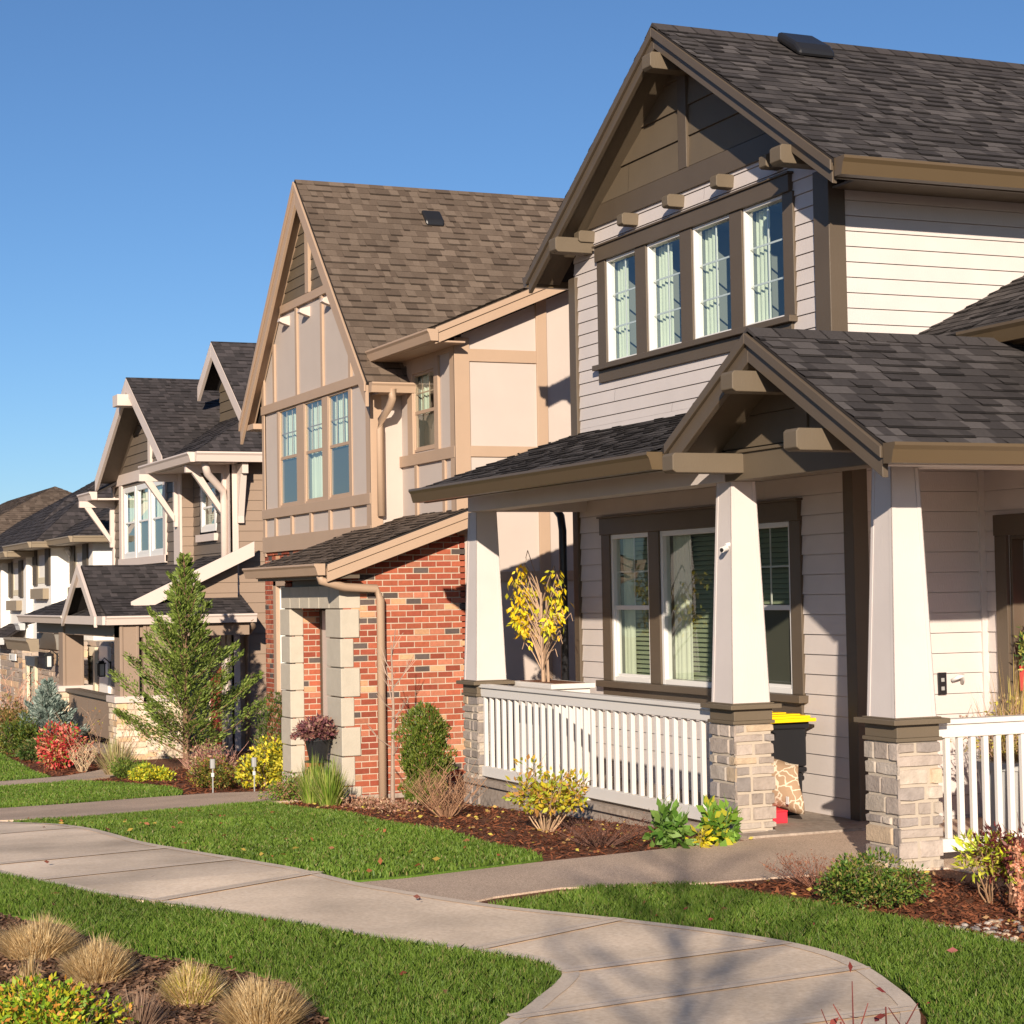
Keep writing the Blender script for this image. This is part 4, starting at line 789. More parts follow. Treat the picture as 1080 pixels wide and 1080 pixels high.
walk_up = smooth([(-46, .9), (-36, 1.55), (-28, 2.15), (-24, 2.65), (-20.8, 3.2), (-19.4, 3.55), (-17.6, 3.62), (-16.2, 3.64), (-15.09, 3.76), (-13.98, 3.9), (-12.35, 4.11), (-11.59, 4.32), (-10.86, 4.59), (-10.31, 4.89), (-9.87, 5.12), (-9.4, 5.33), (-8.92, 5.46), (-8.43, 5.46), (-7.86, 5.3), (-7.21, 5.01), (-6.4, 4.3), (-5.6, 3.2), (-5.2, 1.8), (-5.1, 0)])
walk_lo = smooth([(-46, -.6), (-36, .05), (-28, .7), (-22, 1.3), (-17, 1.9), (-14.19, 2.18), (-13.15, 2.38), (-12.62, 2.52), (-11.75, 2.92), (-10.99, 3.26), (-10.04, 3.63), (-9.49, 3.93), (-9.15, 4.06), (-8.85, 4.05), (-8.6, 3.9), (-8.35, 3.7), (-8.04, 3.44), (-7.4, 2.8), (-6.9, 1.9), (-6.7, 0)])
walk = walk_up+walk_lo[::-1]
wo = struct(zone('sidewalk', walk, .035, 'conc', .1))
def strip(line, w, side, dz, name, mat):
    """thin ribbon along a line following terrain"""
    vs = []; fs = []
    for i, p in enumerate(line):
        a = Vector(line[max(i-1, 0)]); c = Vector(line[min(i+1, len(line)-1)]); d = (c-a).normalized(); n = Vector((-d.y, d.x))*side
        q = (p[0]+n.x*w, p[1]+n.y*w); vs += [(p[0], p[1], g(p[0])+dz), (q[0], q[1], g(q[0])+dz)]
    for i in range(len(line)-1): fs.append((2*i, 2*i+2, 2*i+3, 2*i+1) if side > 0 else (2*i+1, 2*i+3, 2*i+2, 2*i))
    b = B(); b.add(vs, fs); o = b.make(name, mat); o.parent = wo; return o
strip(walk_up, .085, -1, .039, 'trowelled_edge', 'concedge'); strip(walk_lo, .085, 1, .039, 'trowelled_edge', 'concedge')
JT = [((-15.5, 3.71), (-15.0, 2.12)), ((-18.6, 3.6), (-18.0, 1.8)), ((-22.5, 2.9), (-22.2, 1.3)), ((-8.25, 5.42), (-8.0, 3.4)), ((-9.0, 5.43), (-8.85, 4.03)), ((-10.1, 5.0), (-9.6, 3.86)), ((-12.8, 4.07), (-12.1, 2.78)), ((-14.1, 3.88), (-13.6, 2.3)), ((-7.35, 5.08), (-7.3, 2.7))]
for a, c in JT:
    a, c = Vector(a), Vector(c); d = (c-a).normalized(); n = Vector((-d.y, d.x)); k = 12
    for w, dz, mt, nm in ((.055, .043, 'concedge', 'trowelled_joint'), (.002, .047, 'joint', 'saw_joint')):
        vs = []
        for i in range(k+1):
            p = a+d*.01+(c-a-d*.02)*(i/k); vs += [(p.x+n.x*w, p.y+n.y*w, g(p.x)+dz), (p.x-n.x*w, p.y-n.y*w, g(p.x)+dz)]
        b = B(); b.add(vs, [(2*i, 2*i+1, 2*i+3, 2*i+2) for i in range(k)]); o = b.make(nm, mt); o.parent = wo
pathA = [(-12.36, 3.95), (-12.39, 4.55), (-12.64, 5.56), (-12.82, 6.63), (-13.02, 7.3), (-13.1, 7.53), (-13.1, 8.8), (-13.38, 8.8), (-13.38, 10.06), (-8, 10.06), (-8, 8.0), (-11.0, 7.9), (-11.1, 7.4), (-11.2, 6.84), (-11.23, 6.14), (-11.5, 5.26), (-11.36, 4.74), (-11.1, 4.3)]
struct(zone('path', pathA, .012, 'aggr', .05))
pathB = [(-24.3, 2.55), (-24.13, 3.69), (-24.27, 4.56), (-24.66, 5.53), (-24.9, 6.5), (-24.4, 7.3), (-23.55, 7.4), (-23.5, 8.2), (-22.1, 8.2), (-22.1, 7.3), (-21.9, 6.7), (-21.6, 5.64), (-21.05, 4.71), (-20.95, 3.94), (-21.4, 3.0)]
struct(zone('path', pathB, .03, 'aggr', .1))
pathC = [(-29.8, 1.9), (-29.96, 4.58), (-30.5, 5.6), (-31.3, 6.5), (-33.0, 7.4), (-34.9, 7.4), (-33.2, 6.6), (-32.1, 5.9), (-31.57, 4.83), (-31.9, 1.8)]
struct(zone('path', pathC, .03, 'aggr', .1))
struct(zone('road', [(-90, 4), (-47, 5.2), (-47, 7.6), (-90, 8.6)], .02, 'asph'))
lawnA = [(-20.8, 3.25), (-20.9, 3.95), (-20.98, 4.7), (-21.5, 5.6), (-21.75, 6.3), (-20.9, 6.2), (-19.0, 6.1), (-17.0, 6.0), (-15.1, 5.95), (-14.2, 5.85), (-12.78, 5.72), (-12.66, 5.5), (-12.44, 4.6), (-12.4, 4.14), (-13.98, 3.94), (-15.09, 3.8), (-16.2, 3.68), (-17.6, 3.66), (-19.4, 3.59)]
lawnB = [(-24.35, 2.7), (-24.2, 3.69), (-24.35, 4.56), (-24.75, 5.53), (-24.95, 6.1), (-26.1, 6.4), (-27.3, 6.45), (-29.3, 6.25), (-30.5, 5.75), (-30.0, 4.7), (-29.85, 2.05), (-28, 2.2)]
lawnC = [(-31.95, 1.9), (-31.65, 4.83), (-32.2, 5.75), (-36, 5.9), (-40, 6.1), (-46.5, 6.4), (-46.5, 1.2), (-40, 1.4), (-36, 1.6)]
lawnR = [(-11.0, 4.62), (-11.1, 5.0), (-11.3, 5.4), (-11.15, 6.0), (-10.8, 6.12), (-9.95, 6.3), (-9.33, 6.4), (-8.8, 6.42), (-8.2, 6.5), (-7.0, 6.6), (-5, 6.6), (-4.9, 3.6), (-5.6, 3.3), (-6.4, 4.4), (-7.21, 5.06), (-7.86, 5.36), (-8.43, 5.51), (-8.92, 5.51), (-9.4, 5.37), (-9.87, 5.16), (-10.31, 4.93), (-10.72, 4.66), (-10.98, 4.54)]
lawnF = [(-14.65, 2.22), (-13.15, 2.34), (-12.62, 2.48), (-11.75, 2.88), (-10.99, 3.22), (-10.04, 3.59), (-9.49, 3.89), (-9.15, 4.02), (-8.87, 4.0), (-8.63, 3.86), (-8.38, 3.66), (-8.07, 3.4), (-7.45, 2.76), (-7.4, 2.5), (-8.44, 2.72), (-9.34, 2.8), (-10.0, 2.6), (-10.44, 2.35), (-11.0, 2.2), (-11.69, 2.16), (-12.3, 1.8), (-14, 1.2), (-17, .6), (-20, .3), (-22, .1), (-22, 1.26), (-17, 1.86)]
i0 = min(range(len(walk_lo)), key=lambda i: abs(walk_lo[i][0]+22)); i1 = min(range(len(walk_lo)), key=lambda i: abs(walk_lo[i][0]+7.45))
lawnF = [(p[0], p[1]-.004) for p in walk_lo[i0:i1+1]]+[(-7.4, 2.5), (-8.44, 2.72), (-9.34, 2.8), (-10.0, 2.6), (-10.44, 2.35), (-11.0, 2.2), (-11.69, 2.16), (-12.3, 1.8), (-14, 1.2), (-17, .6), (-20, .3), (-22, .1)]
LAWNS = [('A', lawnA, 2600), ('B', lawnB, 1300), ('C', lawnC, 700), ('R', lawnR, 9000), ('F', lawnF, 9000)]
for k, pts, dens in LAWNS: struct(zone('lawn', pts, .02, 'turf', .03))
# vectorised mesh for leaves / blades
def fastmesh(name, V, k, cols, mat, parent=None):
    n = len(V)//k; me = bpy.data.meshes.new(name); me.vertices.add(n*k); me.vertices.foreach_set('co', np.asarray(V, np.float32).ravel())
    me.loops.add(n*k); me.loops.foreach_set('vertex_index', np.arange(n*k, dtype=np.int32)); me.polygons.add(n); me.polygons.foreach_set('loop_start', np.arange(0, n*k, k, dtype=np.int32)); me.polygons.foreach_set('loop_total', np.full(n, k, np.int32))
    me.update(); me.validate()
    a = me.attributes.new('Col', 'FLOAT_COLOR', 'FACE'); c4 = np.ones((n, 4), np.float32); c4[:, :3] = cols; a.data.foreach_set('color', c4.ravel()); me.materials.append(M[mat])
    o = bpy.data.objects.new(name, me); C.objects.link(o)
    if parent: o.parent = parent; o.matrix_parent_inverse = parent.matrix_world.inverted()
    return o
def inpoly(P, poly):
    x, y = P[:, 0], P[:, 1]; r = np.zeros(len(P), bool); n = len(poly)
    for i in range(n):
        (x1, y1), (x2, y2) = poly[i], poly[(i+1) % n]
        if y1 == y2: continue
        c = ((y1 > y) != (y2 > y)) & (x < (x2-x1)*(y-y1)/(y2-y1)+x1); r ^= c
    return r
gv = []; gc = []
for k, pts, dens in LAWNS:
    A = np.array(pts); lo, hi = A.min(0), A.max(0)
    if k == 'F': lo[0] = -18
    if k == 'R': hi[0] = -6.8
    n = int((hi-lo).prod()*dens); P = RNG.uniform(lo, hi, (n, 2)); P = P[inpoly(P, pts)]; n = len(P)
    # patchiness
    s = np.sin(P[:, 0]*2.1+1.3*np.sin(P[:, 1]*1.7))*np.sin(P[:, 1]*2.9+.7*np.sin(P[:, 0]*3.1))
    big = 1 if dens > 3000 else 1.35
    h = RNG.uniform(.018, .045, n)*(1+.22*s)*(1.15 if big == 1 else 1.0); w = RNG.uniform(.0025, .0045, n)*(.72 if dens > 3000 else 1.7 if dens > 2000 else 2.6); th = RNG.uniform(0, 2*np.pi, n); ln = RNG.uniform(.1, .9, n)*h; ph = RNG.uniform(0, 2*np.pi, n)
    z = np.interp(P[:, 0], KX, KZ)+.02; base = np.c_[P, z]
    dx = np.c_[np.cos(th)*w, np.sin(th)*w, np.zeros(n)]; tip = base+np.c_[np.cos(ph)*ln, np.sin(ph)*ln, h]; mid = base+np.c_[np.cos(ph)*ln*.35, np.sin(ph)*ln*.35, h*.6]
    V = np.stack([base-dx, base+dx, mid+dx*.7, tip, mid-dx*.7], 1).reshape(-1, 3); gv.append(V)
    t = RNG.random(n)[:, None]; c = np.array([.085, .168, .018])*(1-t)+np.array([.20, .295, .045])*t
    y = (RNG.random(n) < .07)[:, None]; c = np.where(y, np.array([.30, .27, .10]), c)*(1+.16*s[:, None]); gc.append(c)
go = fastmesh('grass', np.concatenate(gv), 5, np.concatenate(gc), 'blade'); tag(go, 'short green grass blades of the lawns along the sidewalk', 'grass'); go['kind'] = 'stuff'
# mulch chips
beds = [([(-21.75, 6.35), (-20.9, 6.22), (-19.0, 6.12), (-17.0, 6.02), (-15.1, 5.97), (-14.2, 5.88), (-12.75, 5.74), (-12.9, 7.5), (-18.7, 7.55), (-21.5, 7.4), (-21.8, 7.1)], 520, 1.0, 0),
        ([(-11.1, 6.0), (-10.8, 6.1), (-9.95, 6.3), (-8.8, 6.42), (-7.5, 6.5), (-7.5, 7.9), (-11.0, 7.6)], 1500, 1, 0), ([(-13.5, 1.2), (-12.3, 1.85), (-11.0, 2.22), (-10.4, 2.37), (-10, 2.62), (-9.34, 2.82), (-8.3, 2.7), (-7, 2.3), (-7, .6), (-13.5, .6)], 2600, 1, 1),
        ([(-24.95, 6.15), (-27.3, 6.5), (-30.5, 5.8), (-31.2, 6.6), (-33, 7.4), (-34, 9), (-29, 9.6), (-24.5, 8.2), (-24.5, 7.3)], 200, 1.6, 0), ([(-32.3, 5.8), (-40, 6.15), (-42, 7.3), (-35, 7.4), (-33.2, 6.6)], 120, 2, 0)]
cv = []; cc = []
for pts, dens, sc, kind in beds:
    A = np.array(pts); lo, hi = A.min(0), A.max(0); n = int((hi-lo).prod()*dens); P = RNG.uniform(lo, hi, (n, 2)); P = P[inpoly(P, pts)]; n = len(P)
    L = RNG.uniform(.008, .032, n)*sc; w = RNG.uniform(.003, .008, n)*sc; th = RNG.uniform(0, 2*np.pi, n); ti = RNG.uniform(-.5, .5, n)
    d = np.c_[np.cos(th), np.sin(th), ti]*L[:, None]; e = np.c_[-np.sin(th)*w, np.cos(th)*w, RNG.uniform(-.6, .6, n)*w]
    base = np.c_[P, np.interp(P[:, 0], KX, KZ)+RNG.uniform(.002, .02, n)]
    cv.append(np.stack([base-d-e, base+d-e, base+d+e, base-d+e], 1).reshape(-1, 3)); t = RNG.random(n)[:, None]
    c0, c1 = (np.array([.075, .022, .011]), np.array([.31, .105, .045])) if kind == 0 else (np.array([.05, .028, .018]), np.array([.30, .17, .10])); cc.append(c0*(1-t)+c1*t)
mo = fastmesh('bark_mulch', np.concatenate(cv), 4, np.concatenate(cc), 'chip'); tag(mo, 'reddish brown bark chips covering the planting beds', 'mulch'); mo['kind'] = 'stuff'
# ================================================================== PLANTS
def leafquads(P, D, L, Wd, up=None):
    """diamond leaves: P base (n,3), D direction (n,3), lengths, widths"""
    n = len(P); D = D/np.maximum(1e-6, np.linalg.norm(D, axis=1))[:, None]
    R_ = RNG.normal(size=(n, 3)); S = np.cross(D, R_); S /= np.maximum(1e-6, np.linalg.norm(S, axis=1))[:, None]
    L = L[:, None]; Wd = Wd[:, None]; Nn = np.cross(S, D)
    return np.stack([P, P+D*L*.45+S*Wd*.5+Nn*L*.06, P+D*L, P+D*L*.45-S*Wd*.5+Nn*L*.06], 1).reshape(-1, 3)
def pick(cols, n, var=.2):
    c = np.array(cols)[RNG.integers(0, len(cols), n)]; return c*RNG.uniform(1-var, 1+var, n)[:, None]
def fan(b, base, n, h, spread, r, col, sub=3, jitn=.25, lean=(0, 0)):
    """woody stems fanning from the base with side twigs; returns tips"""
    tips = []
    for i in range(n):
        a = random.uniform(0, 6.283); s = spread*math.sqrt(random.random()); hh = h*random.uniform(.7, 1.0)*(1-.25*(s/max(spread, 1e-3))**2)
        p = Vector(base)+Vector((math.cos(a), math.sin(a), 0))*s*.12; pts = [p.copy()]
        dx = Vector((math.cos(a)*s+lean[0], math.sin(a)*s+lean[1], hh))
        for k in range(1, 5): pts.append(p+dx*(k/4)+Vector((random.uniform(-1, 1), random.uniform(-1, 1), random.uniform(-.3, .3)))*jitn*h*.12)
        c = jit(col, .25); b.tube(pts, r, 4, c, r*.35); tips.append(pts[-1])
        for j in range(sub):
            k = random.randint(1, 3); q = pts[k].lerp(pts[k+1], random.random()); a2 = random.uniform(0, 6.283); l = h*random.uniform(.15, .38)
            e = q+Vector((math.cos(a2)*l*.6, math.sin(a2)*l*.6, l*random.uniform(.5, 1))); m = q.lerp(e, .5)+Vector((random.uniform(-1, 1), random.uniform(-1, 1), 0))*l*.08
            b.tube([q, m, e], r*.5, 3, jit(col, .25), r*.2); tips.append(e); tips.append(m)
    return tips
def shrub(name, loc, label, cat, rx, ry, h, n, L, cols, stemcol=(.16, .11, .07), stems=10, clumps=14, low=.15, hollow=.35, group=None, var=.22, wfac=.45, droop=.2, part='foliage'):
    x, y = loc[:2]; z = g(x) if len(loc) < 3 else loc[2]; t = thing(name, (x, y, z), label, cat, group)
    b = B(); fan(b, (x, y, z-.02), stems, h*.85, max(rx, ry)*.75, max(.004, h*.011), stemcol, 4); b.make('stem', 'twig', t)
    cs = RNG.normal(size=(clumps, 3)); cs /= np.linalg.norm(cs, axis=1)[:, None]; cs[:, 2] = np.abs(cs[:, 2])*RNG.uniform(-.3, 1, clumps)
    cs *= RNG.uniform(.45, .82, clumps)[:, None]; k = RNG.integers(0, clumps, n)
    o = RNG.normal(size=(n, 3)); o /= np.linalg.norm(o, axis=1)[:, None]; rad = RNG.uniform(hollow, 1, n)**.5
    P = cs[k]+o*rad[:, None]*RNG.uniform(.28, .42, clumps)[k][:, None]
    zc = (P[:, 2]+.22)/1.22; P = np.c_[x+P[:, 0]*rx, y+P[:, 1]*ry, z+h*(low+(1-low)*np.clip(zc, -.05, 1.1))-.03*h]
    Dd = o+np.array([0, 0, .35-droop])+.5*RNG.normal(size=(n, 3)); LL = L*RNG.uniform(.6, 1.2, n)
    fastmesh(part, leafquads(P, Dd, LL, LL*wfac), 4, pick(cols, n, var), 'leaf', t); return t
def tuft(name, loc, label, cat, r, h, n, cols, w=.004, group=None, flat=.0, stiff=.5, rootf=.35, hv=.55, wild=.08):
    x, y = loc[:2]; z = g(x) if len(loc) < 3 else loc[2]; t = thing(name, (x, y, z), label, cat, group)
    a = RNG.uniform(0, 2*np.pi, n); s = np.sqrt(RNG.random(n)); H = h*RNG.uniform(hv, 1.08, n)*(1-.42*s**2)*(1+.14*np.sin(a*3+x*7))
    root = np.c_[x+np.cos(a)*s*r*rootf, y+np.sin(a)*s*r*rootf, np.full(n, z-.01)]
    out = np.c_[np.cos(a), np.sin(a), np.zeros(n)]*((1-rootf*.8)*r*s*RNG.uniform(.6, 1.15, n)*(1+.18*np.sin(a*2+x*3)))[:, None]+RNG.normal(size=(n, 3))*r*wild; out[:, 2] = 0
    sd_ = np.c_[-np.sin(a+RNG.normal(0, .8, n)), np.cos(a), np.zeros(n)]*w
    ks = (0, .45, .8, 1.0); pts = [root+out*(q**(1+stiff))*.75+np.c_[np.zeros(n), np.zeros(n), H*(q-flat*q*q)] for q in ks]
    c = pick(cols, n, .25); V = []; CC = []
    for i in range(3):
        wa, wb_ = (1-.25*i), (1-.25*(i+1)) if i < 2 else .1; V.append(np.stack([pts[i]-sd_*wa, pts[i]+sd_*wa, pts[i+1]+sd_*wb_, pts[i+1]-sd_*wb_], 1).reshape(-1, 3)); CC.append(c)
    fastmesh('blades', np.concatenate(V), 4, np.concatenate(CC), 'leaf', t); return t
def twiggy(name, loc, label, cat, r, h, n, col, rad=.004, sub=5, leaves=None, group=None):
    x, y = loc[:2]; z = g(x) if len(loc) < 3 else loc[2]; t = thing(name, (x, y, z), label, cat, group)
    b = B(); tips = fan(b, (x, y, z-.02), n, h, r, rad, col, sub); b.make('stem', 'twig', t)
    if leaves:
        nn, L, cols = leaves; T = np.array([tuple(p) for p in tips]); P = T[RNG.integers(0, len(T), nn)]+RNG.normal(size=(nn, 3))*h*.05
        LL = L*RNG.uniform(.6, 1.2, nn); fastmesh('leaves', leafquads(P, RNG.normal(size=(nn, 3))+[0, 0, .3], LL, LL*.5), 4, pick(cols, nn), 'leaf', t)
    return t
STRAW = [(.66, .47, .22), (.74, .56, .30), (.54, .37, .17), (.80, .64, .38), (.46, .31, .15)]
for p, lab, r, h, n, c in (((-10.72, 1.83), 'tan dried grass tuft, the farthest left in the bed by the lawn', .30, .27, 2600, STRAW),
        ((-9.90, 1.98), 'tan dried grass tuft with one long stray blade, second from the left in the bed', .25, .27, 2400, STRAW),
        ((-9.16, 2.28), 'tan grass tuft with green-gold blades, between the stray-blade tuft and the widest one', .21, .24, 2200, STRAW+[(.45, .42, .08), (.5, .45, .1)]),
        ((-8.45, 2.42), 'widest tan dried grass tuft, nearest the camera beside the lawn', .26, .28, 3400, STRAW)):
    tuft('grass_tuft', p, lab, 'grass tuft', r*.86, h*.92, int(n*1.5), c, .0024, group='dried ornamental grass tufts', rootf=.55, hv=.45, wild=.20, flat=.12)
tuft('grass_tuft', (-11.55, 1.42), 'tan dried grass tuft cut by the left edge of the photo', 'grass tuft', .3, .27, 1800, STRAW, .0035, group='dried ornamental grass tufts')
tuft('dried_plant', (-9.75, 1.62), 'small wispy tan dried clump behind the yellow-green ground shrub', 'plant', .10, .2, 350, STRAW, .003)
tuft('dried_plant', (-8.72, 1.93), 'wispy grey-brown dried clump on the bare mulch between the tufts and the yellow-green shrub', 'plant', .2, .2, 420, [(.30, .19, .13), (.38, .26, .18)], .0025)
shrub('yellow_shrub', (-8.75, 1.45), 'low yellow-green shrub with orange tips in the bottom left corner', 'shrub', .75, .42, .30, 5200, .036, [(.34, .44, .02), (.22, .36, .03), (.14, .26, .02), (.48, .46, .03), (.60, .27, .05)], clumps=40, stems=16)
shrub('boxwood', (-9.98, 6.60), 'dense dark green rounded shrub in front of the right stone pier', 'shrub', .40, .34, .36, 5200, .030, [(.05, .11, .015), (.08, .16, .02), (.14, .22, .03), (.22, .26, .04), (.30, .24, .07)], clumps=30)
twiggy('bare_shrub', (-10.78, 6.72), 'bare reddish-brown twiggy shrub beside the aggregate path, left of the dense green shrub', 'shrub', .32, .24, 40, (.22, .10, .065), .0035, 5, (260, .02, [(.25, .10, .06), (.35, .16, .08)]))
shrub('pieris', (-9.72, 7.28), 'shrub with yellow-green leaves and dark red new growth by the right railing', 'shrub', .24, .22, .52, 900, .07, [(.55, .60, .03), (.42, .52, .04), (.62, .58, .08)], (.30, .18, .10), 7, 12, .4, wfac=.28)
shrub('red_tipped_shrub', (-9.62, 7.33), 'dark red leaved shrub growing behind the yellow-green one at the right railing', 'shrub', .27, .2, .60, 1100, .05, [(.16, .03, .03), (.22, .05, .04), (.10, .03, .03)], (.2, .1, .06), 7, 12, .35, wfac=.3)
t = thing('flower_spike', (-9.12, 7.02, g(-9.1)), 'salmon pink flower spike standing at the right edge in front of the railing', 'flower')
b = B()
for (dx, h) in ((0, .44),): b.tube([(-9.12+dx, 7.02, -.01), (-9.12+dx, 7.02, h)], .006, 5, (.4, .2, .12))
b.make('stem', 'twig', t)
nn = 300; P = np.c_[RNG.normal(-9.12, .014, nn), RNG.normal(7.02, .014, nn), RNG.uniform(.08, .46, nn)]; fastmesh('blossom', leafquads(P, RNG.normal(size=(nn, 3)), np.full(nn, .022), np.full(nn, .018)), 4, pick([(.68, .30, .18), (.75, .42, .28), (.60, .22, .12)], nn), 'leaf', t)
for p, lab, n, hh, cols in (((-12.95, 6.83), 'leafy green plant with broad leaves at the foot of the railing, left one of two', 130, .40, [(.10, .22, .03), (.16, .30, .05), (.20, .32, .07)]),
                      ((-12.9, 7.22), 'leafy plant turning yellow at the base, against the middle stone pier', 120, .38, [(.12, .26, .03), (.22, .38, .05), (.55, .52, .05), (.16, .30, .04)])):
    shrub('leafy_plant', p, lab, 'plant', .17, .14, hh*1.22, int(n*1.5), .10, cols, (.12, .2, .05), 8, 9, .1, hollow=.1, wfac=.5, group='broad-leaved plants by the railing')
shrub('yellow_ground_plant', (-12.82, 7.0), 'tiny bright yellow leaves between the two leafy green plants', 'plant', .12, .1, .22, 50, .07, [(.75, .62, .02), (.6, .5, .05)], (.3, .25, .1), 5, 5)
twiggy('bare_shrub', (-13.35, 6.45), 'low dark brown bare twiggy shrub beside the left leafy green plant', 'shrub', .40, .24, 60, (.14, .07, .05), .0035, 5, (350, .02, [(.22, .09, .05), (.12, .05, .04)]))
shrub('spindle_shrub', (-14.95, 6.72), 'round shrub of yellow-green leaves on tan stems in front of the white railing', 'shrub', .46, .34, .66, 900, .062, [(.60, .50, .03), (.50, .48, .04), (.35, .42, .04), (.68, .45, .05), (.5, .25, .07)], (.42, .28, .17), 22, 22, .38, wfac=.5)
twiggy('bare_shrub', (-17.2, 6.72), 'tan-brown bare twiggy shrub left of the yellow-green shrub in the red bark bed', 'shrub', .42, .50, 60, (.34, .19, .11), .005, 6, (120, .03, [(.35, .18, .1)]))
def juniper(name, loc, label, cat, r, h, n, L, cols, taper=.5):
    x, y = loc; z = g(x); t = thing(name, (x, y, z), label, cat)
    b = B(); fan(b, (x, y, z-.02), 5, h*.85, r*.25, .008, (.16, .10, .06), 1); b.make('stem', 'twig', t)
    zz_ = RNG.random(n); prof = r*np.interp(zz_, [0, .2, .5, .8, .93, 1], [.6, .82, .95, 1.0, .72, .25])*RNG.uniform(.2, 1, n)**.45*(1+.14*np.sin(zz_*17+x)); a = RNG.uniform(0, 2*np.pi, n)
    bump_ = 1+.2*np.sin(a*3+zz_*9)+.16*np.sin(a*7-zz_*21); P = np.c_[x+np.cos(a)*prof*bump_, y+np.sin(a)*prof*bump_, z+h*(.04+.92*zz_*(1+.13*np.sin(a*2+1)))]
    D_ = np.c_[np.cos(a)*.5, np.sin(a)*.5, np.full(n, 1.)]+RNG.normal(size=(n, 3))*.35; LL = L*RNG.uniform(.6, 1.2, n); fastmesh('foliage', leafquads(P, D_, LL, LL*.3), 4, pick(cols, n), 'leaf', t); return t
juniper('upright_yew', (-19.15, 7.25), 'upright olive green conifer shrub between the bricks and the left stone pier', 'shrub', .25, .98, 12000, .045, [(.07, .12, .015), (.11, .17, .02), (.17, .22, .03), (.22, .24, .05)], .75)
def sapling(name, loc, label, cat, h, col):
    x, y = loc; z = g(x); t = thing(name, (x, y, z), label, cat); b = B()
    b.tube([(x, y, z-.05), (x+.03, y, z+h*.3), (x-.01, y+.03, z+h*.62), (x+.03, y, z+h)], .028, 6, col, .006); b.make('trunk', 'twig', t); b = B()
    for i in range(11):
        k = .3+.06*i; a = random.uniform(0, 6.28); l = h*random.uniform(.15, .32); q = Vector((x+.01, y, z+h*k)); e = q+Vector((math.cos(a)*l*.7, math.sin(a)*l*.7, l*.7)); m = q.lerp(e, .5)+Vector((0, 0, -.04)); b.tube([q, m, e], .009, 4, jit(col, .2), .003)
        for j in range(3):
            a2 = a+random.uniform(-1, 1); b.tube([m, m+Vector((math.cos(a2)*l*.3, math.sin(a2)*l*.3, l*.35))], .004, 3, jit(col, .2), .002)
    b.make('branch', 'twig', t); return t
sapling('bare_sapling', (-19.75, 7.1), 'slim bare sapling with a pale trunk in front of the red brick wall', 'tree', 1.7, (.36, .26, .20))
GR = [(.16, .26, .03), (.24, .36, .05), (.35, .42, .08), (.45, .42, .15)]
tuft('ornamental_grass', (-21.35, 6.72), 'bright green upright grass clump below the hanging pot of purple leaves', 'plant', .26, .55, 800, GR, .006, group='green grass clumps by the brick entry')
tuft('ornamental_grass', (-20.55, 6.66), 'green arching grass clump at the foot of the tan downspout', 'plant', .32, .52, 700, GR, .006, group='green grass clumps by the brick entry')
for p, lab, r, h in (((-19.3, 6.62), 'low faded pink perennial under the bare sapling', .35, .2), ((-18.2, 6.6), 'low straw and pink perennial in front of the upright conifer shrub', .3, .2)):
    shrub('faded_perennial', p, lab, 'plant', r, .25, h, 500, .035, [(.50, .26, .18), (.60, .40, .25), (.35, .18, .10)], (.35, .2, .12), 8, 12, group='faded low perennials')
shrub('low_shrub', (-22.1, 6.62), 'low green shrub with pinkish dead stems at the corner of the brick entry', 'shrub', .36, .28, .42, 2000, .04, [(.10, .20, .02), (.16, .28, .03), (.40, .20, .12), (.30, .30, .06)], (.4, .22, .14), 14, 18)
# potted plant on an iron stand
px_, py_ = -21.95, 6.98; pz = g(px_)
t = thing('potted_plant', (px_, py_, pz), 'purple leaved plant in a black pot on a thin iron stand at the brick entry', 'plant')
b = B(); [b.tube([(px_+dx, py_+dy, pz-.02), (px_+dx*.8, py_+dy*.8, pz+.40)], .012, 5) for dx, dy in ((.14, 0), (-.14, 0), (0, .14), (0, -.14))]
b.tube([(px_+.15*math.cos(a), py_+.15*math.sin(a), pz+.46) for a in np.linspace(0, 6.28, 14)], .01, 4); b.make('stand', 'black', t)
b = B(); k = 18; ring = lambda r, z: [(px_+r*math.cos(6.283*i/k), py_+r*math.sin(6.283*i/k), z) for i in range(k)]
vs = ring(.10, pz+.46)+ring(.15, pz+.70)+ring(.165, pz+.70)+ring(.165, pz+.74)+ring(.14, pz+.74); fs = [tuple(range(k-1, -1, -1))]
for r_ in range(4): fs += [(r_*k+i, r_*k+(i+1) % k, (r_+1)*k+(i+1) % k, (r_+1)*k+i) for i in range(k)]
fs.append(tuple(4*k+i for i in range(k))); b.add(vs, fs); b.make('pot', 'black', t, smooth=False)
nn = 1500; o = RNG.normal(size=(nn, 3)); o /= np.linalg.norm(o, axis=1)[:, None]; o[:, 2] = np.abs(o[:, 2])*.9-.15; P = np.array([px_, py_, pz+.77])+o*RNG.uniform(.3, 1, nn)[:, None]*[.34, .30, .28]
fastmesh('leaves', leafquads(P, o+RNG.normal(size=(nn, 3))*.6, RNG.uniform(.04, .07, nn), RNG.uniform(.02, .035, nn)), 4, pick([(.22, .08, .09), (.30, .13, .11), (.38, .22, .15), (.15, .06, .07)], nn), 'leaf', t)
YL = [(.75, .62, .03), (.60, .55, .04), (.45, .45, .05), (.80, .68, .08)]
shrub('golden_shrub', (-25.45, 7.45), 'bright yellow leaved rounded shrub left of the limestone quoins', 'shrub', .62, .42, .88, 3200, .065, YL+[(.2, .25, .04)], clumps=26, wfac=.6)
juniper('columnar_holly', (-26.5, 7.8), 'dark green columnar shrub with thin upright shoots behind the yellow shrub', 'shrub', .26, 1.2, 3600, .05, [(.05, .09, .015), (.08, .13, .02), (.12, .16, .03)], .5)
for i in range(5):
    pass
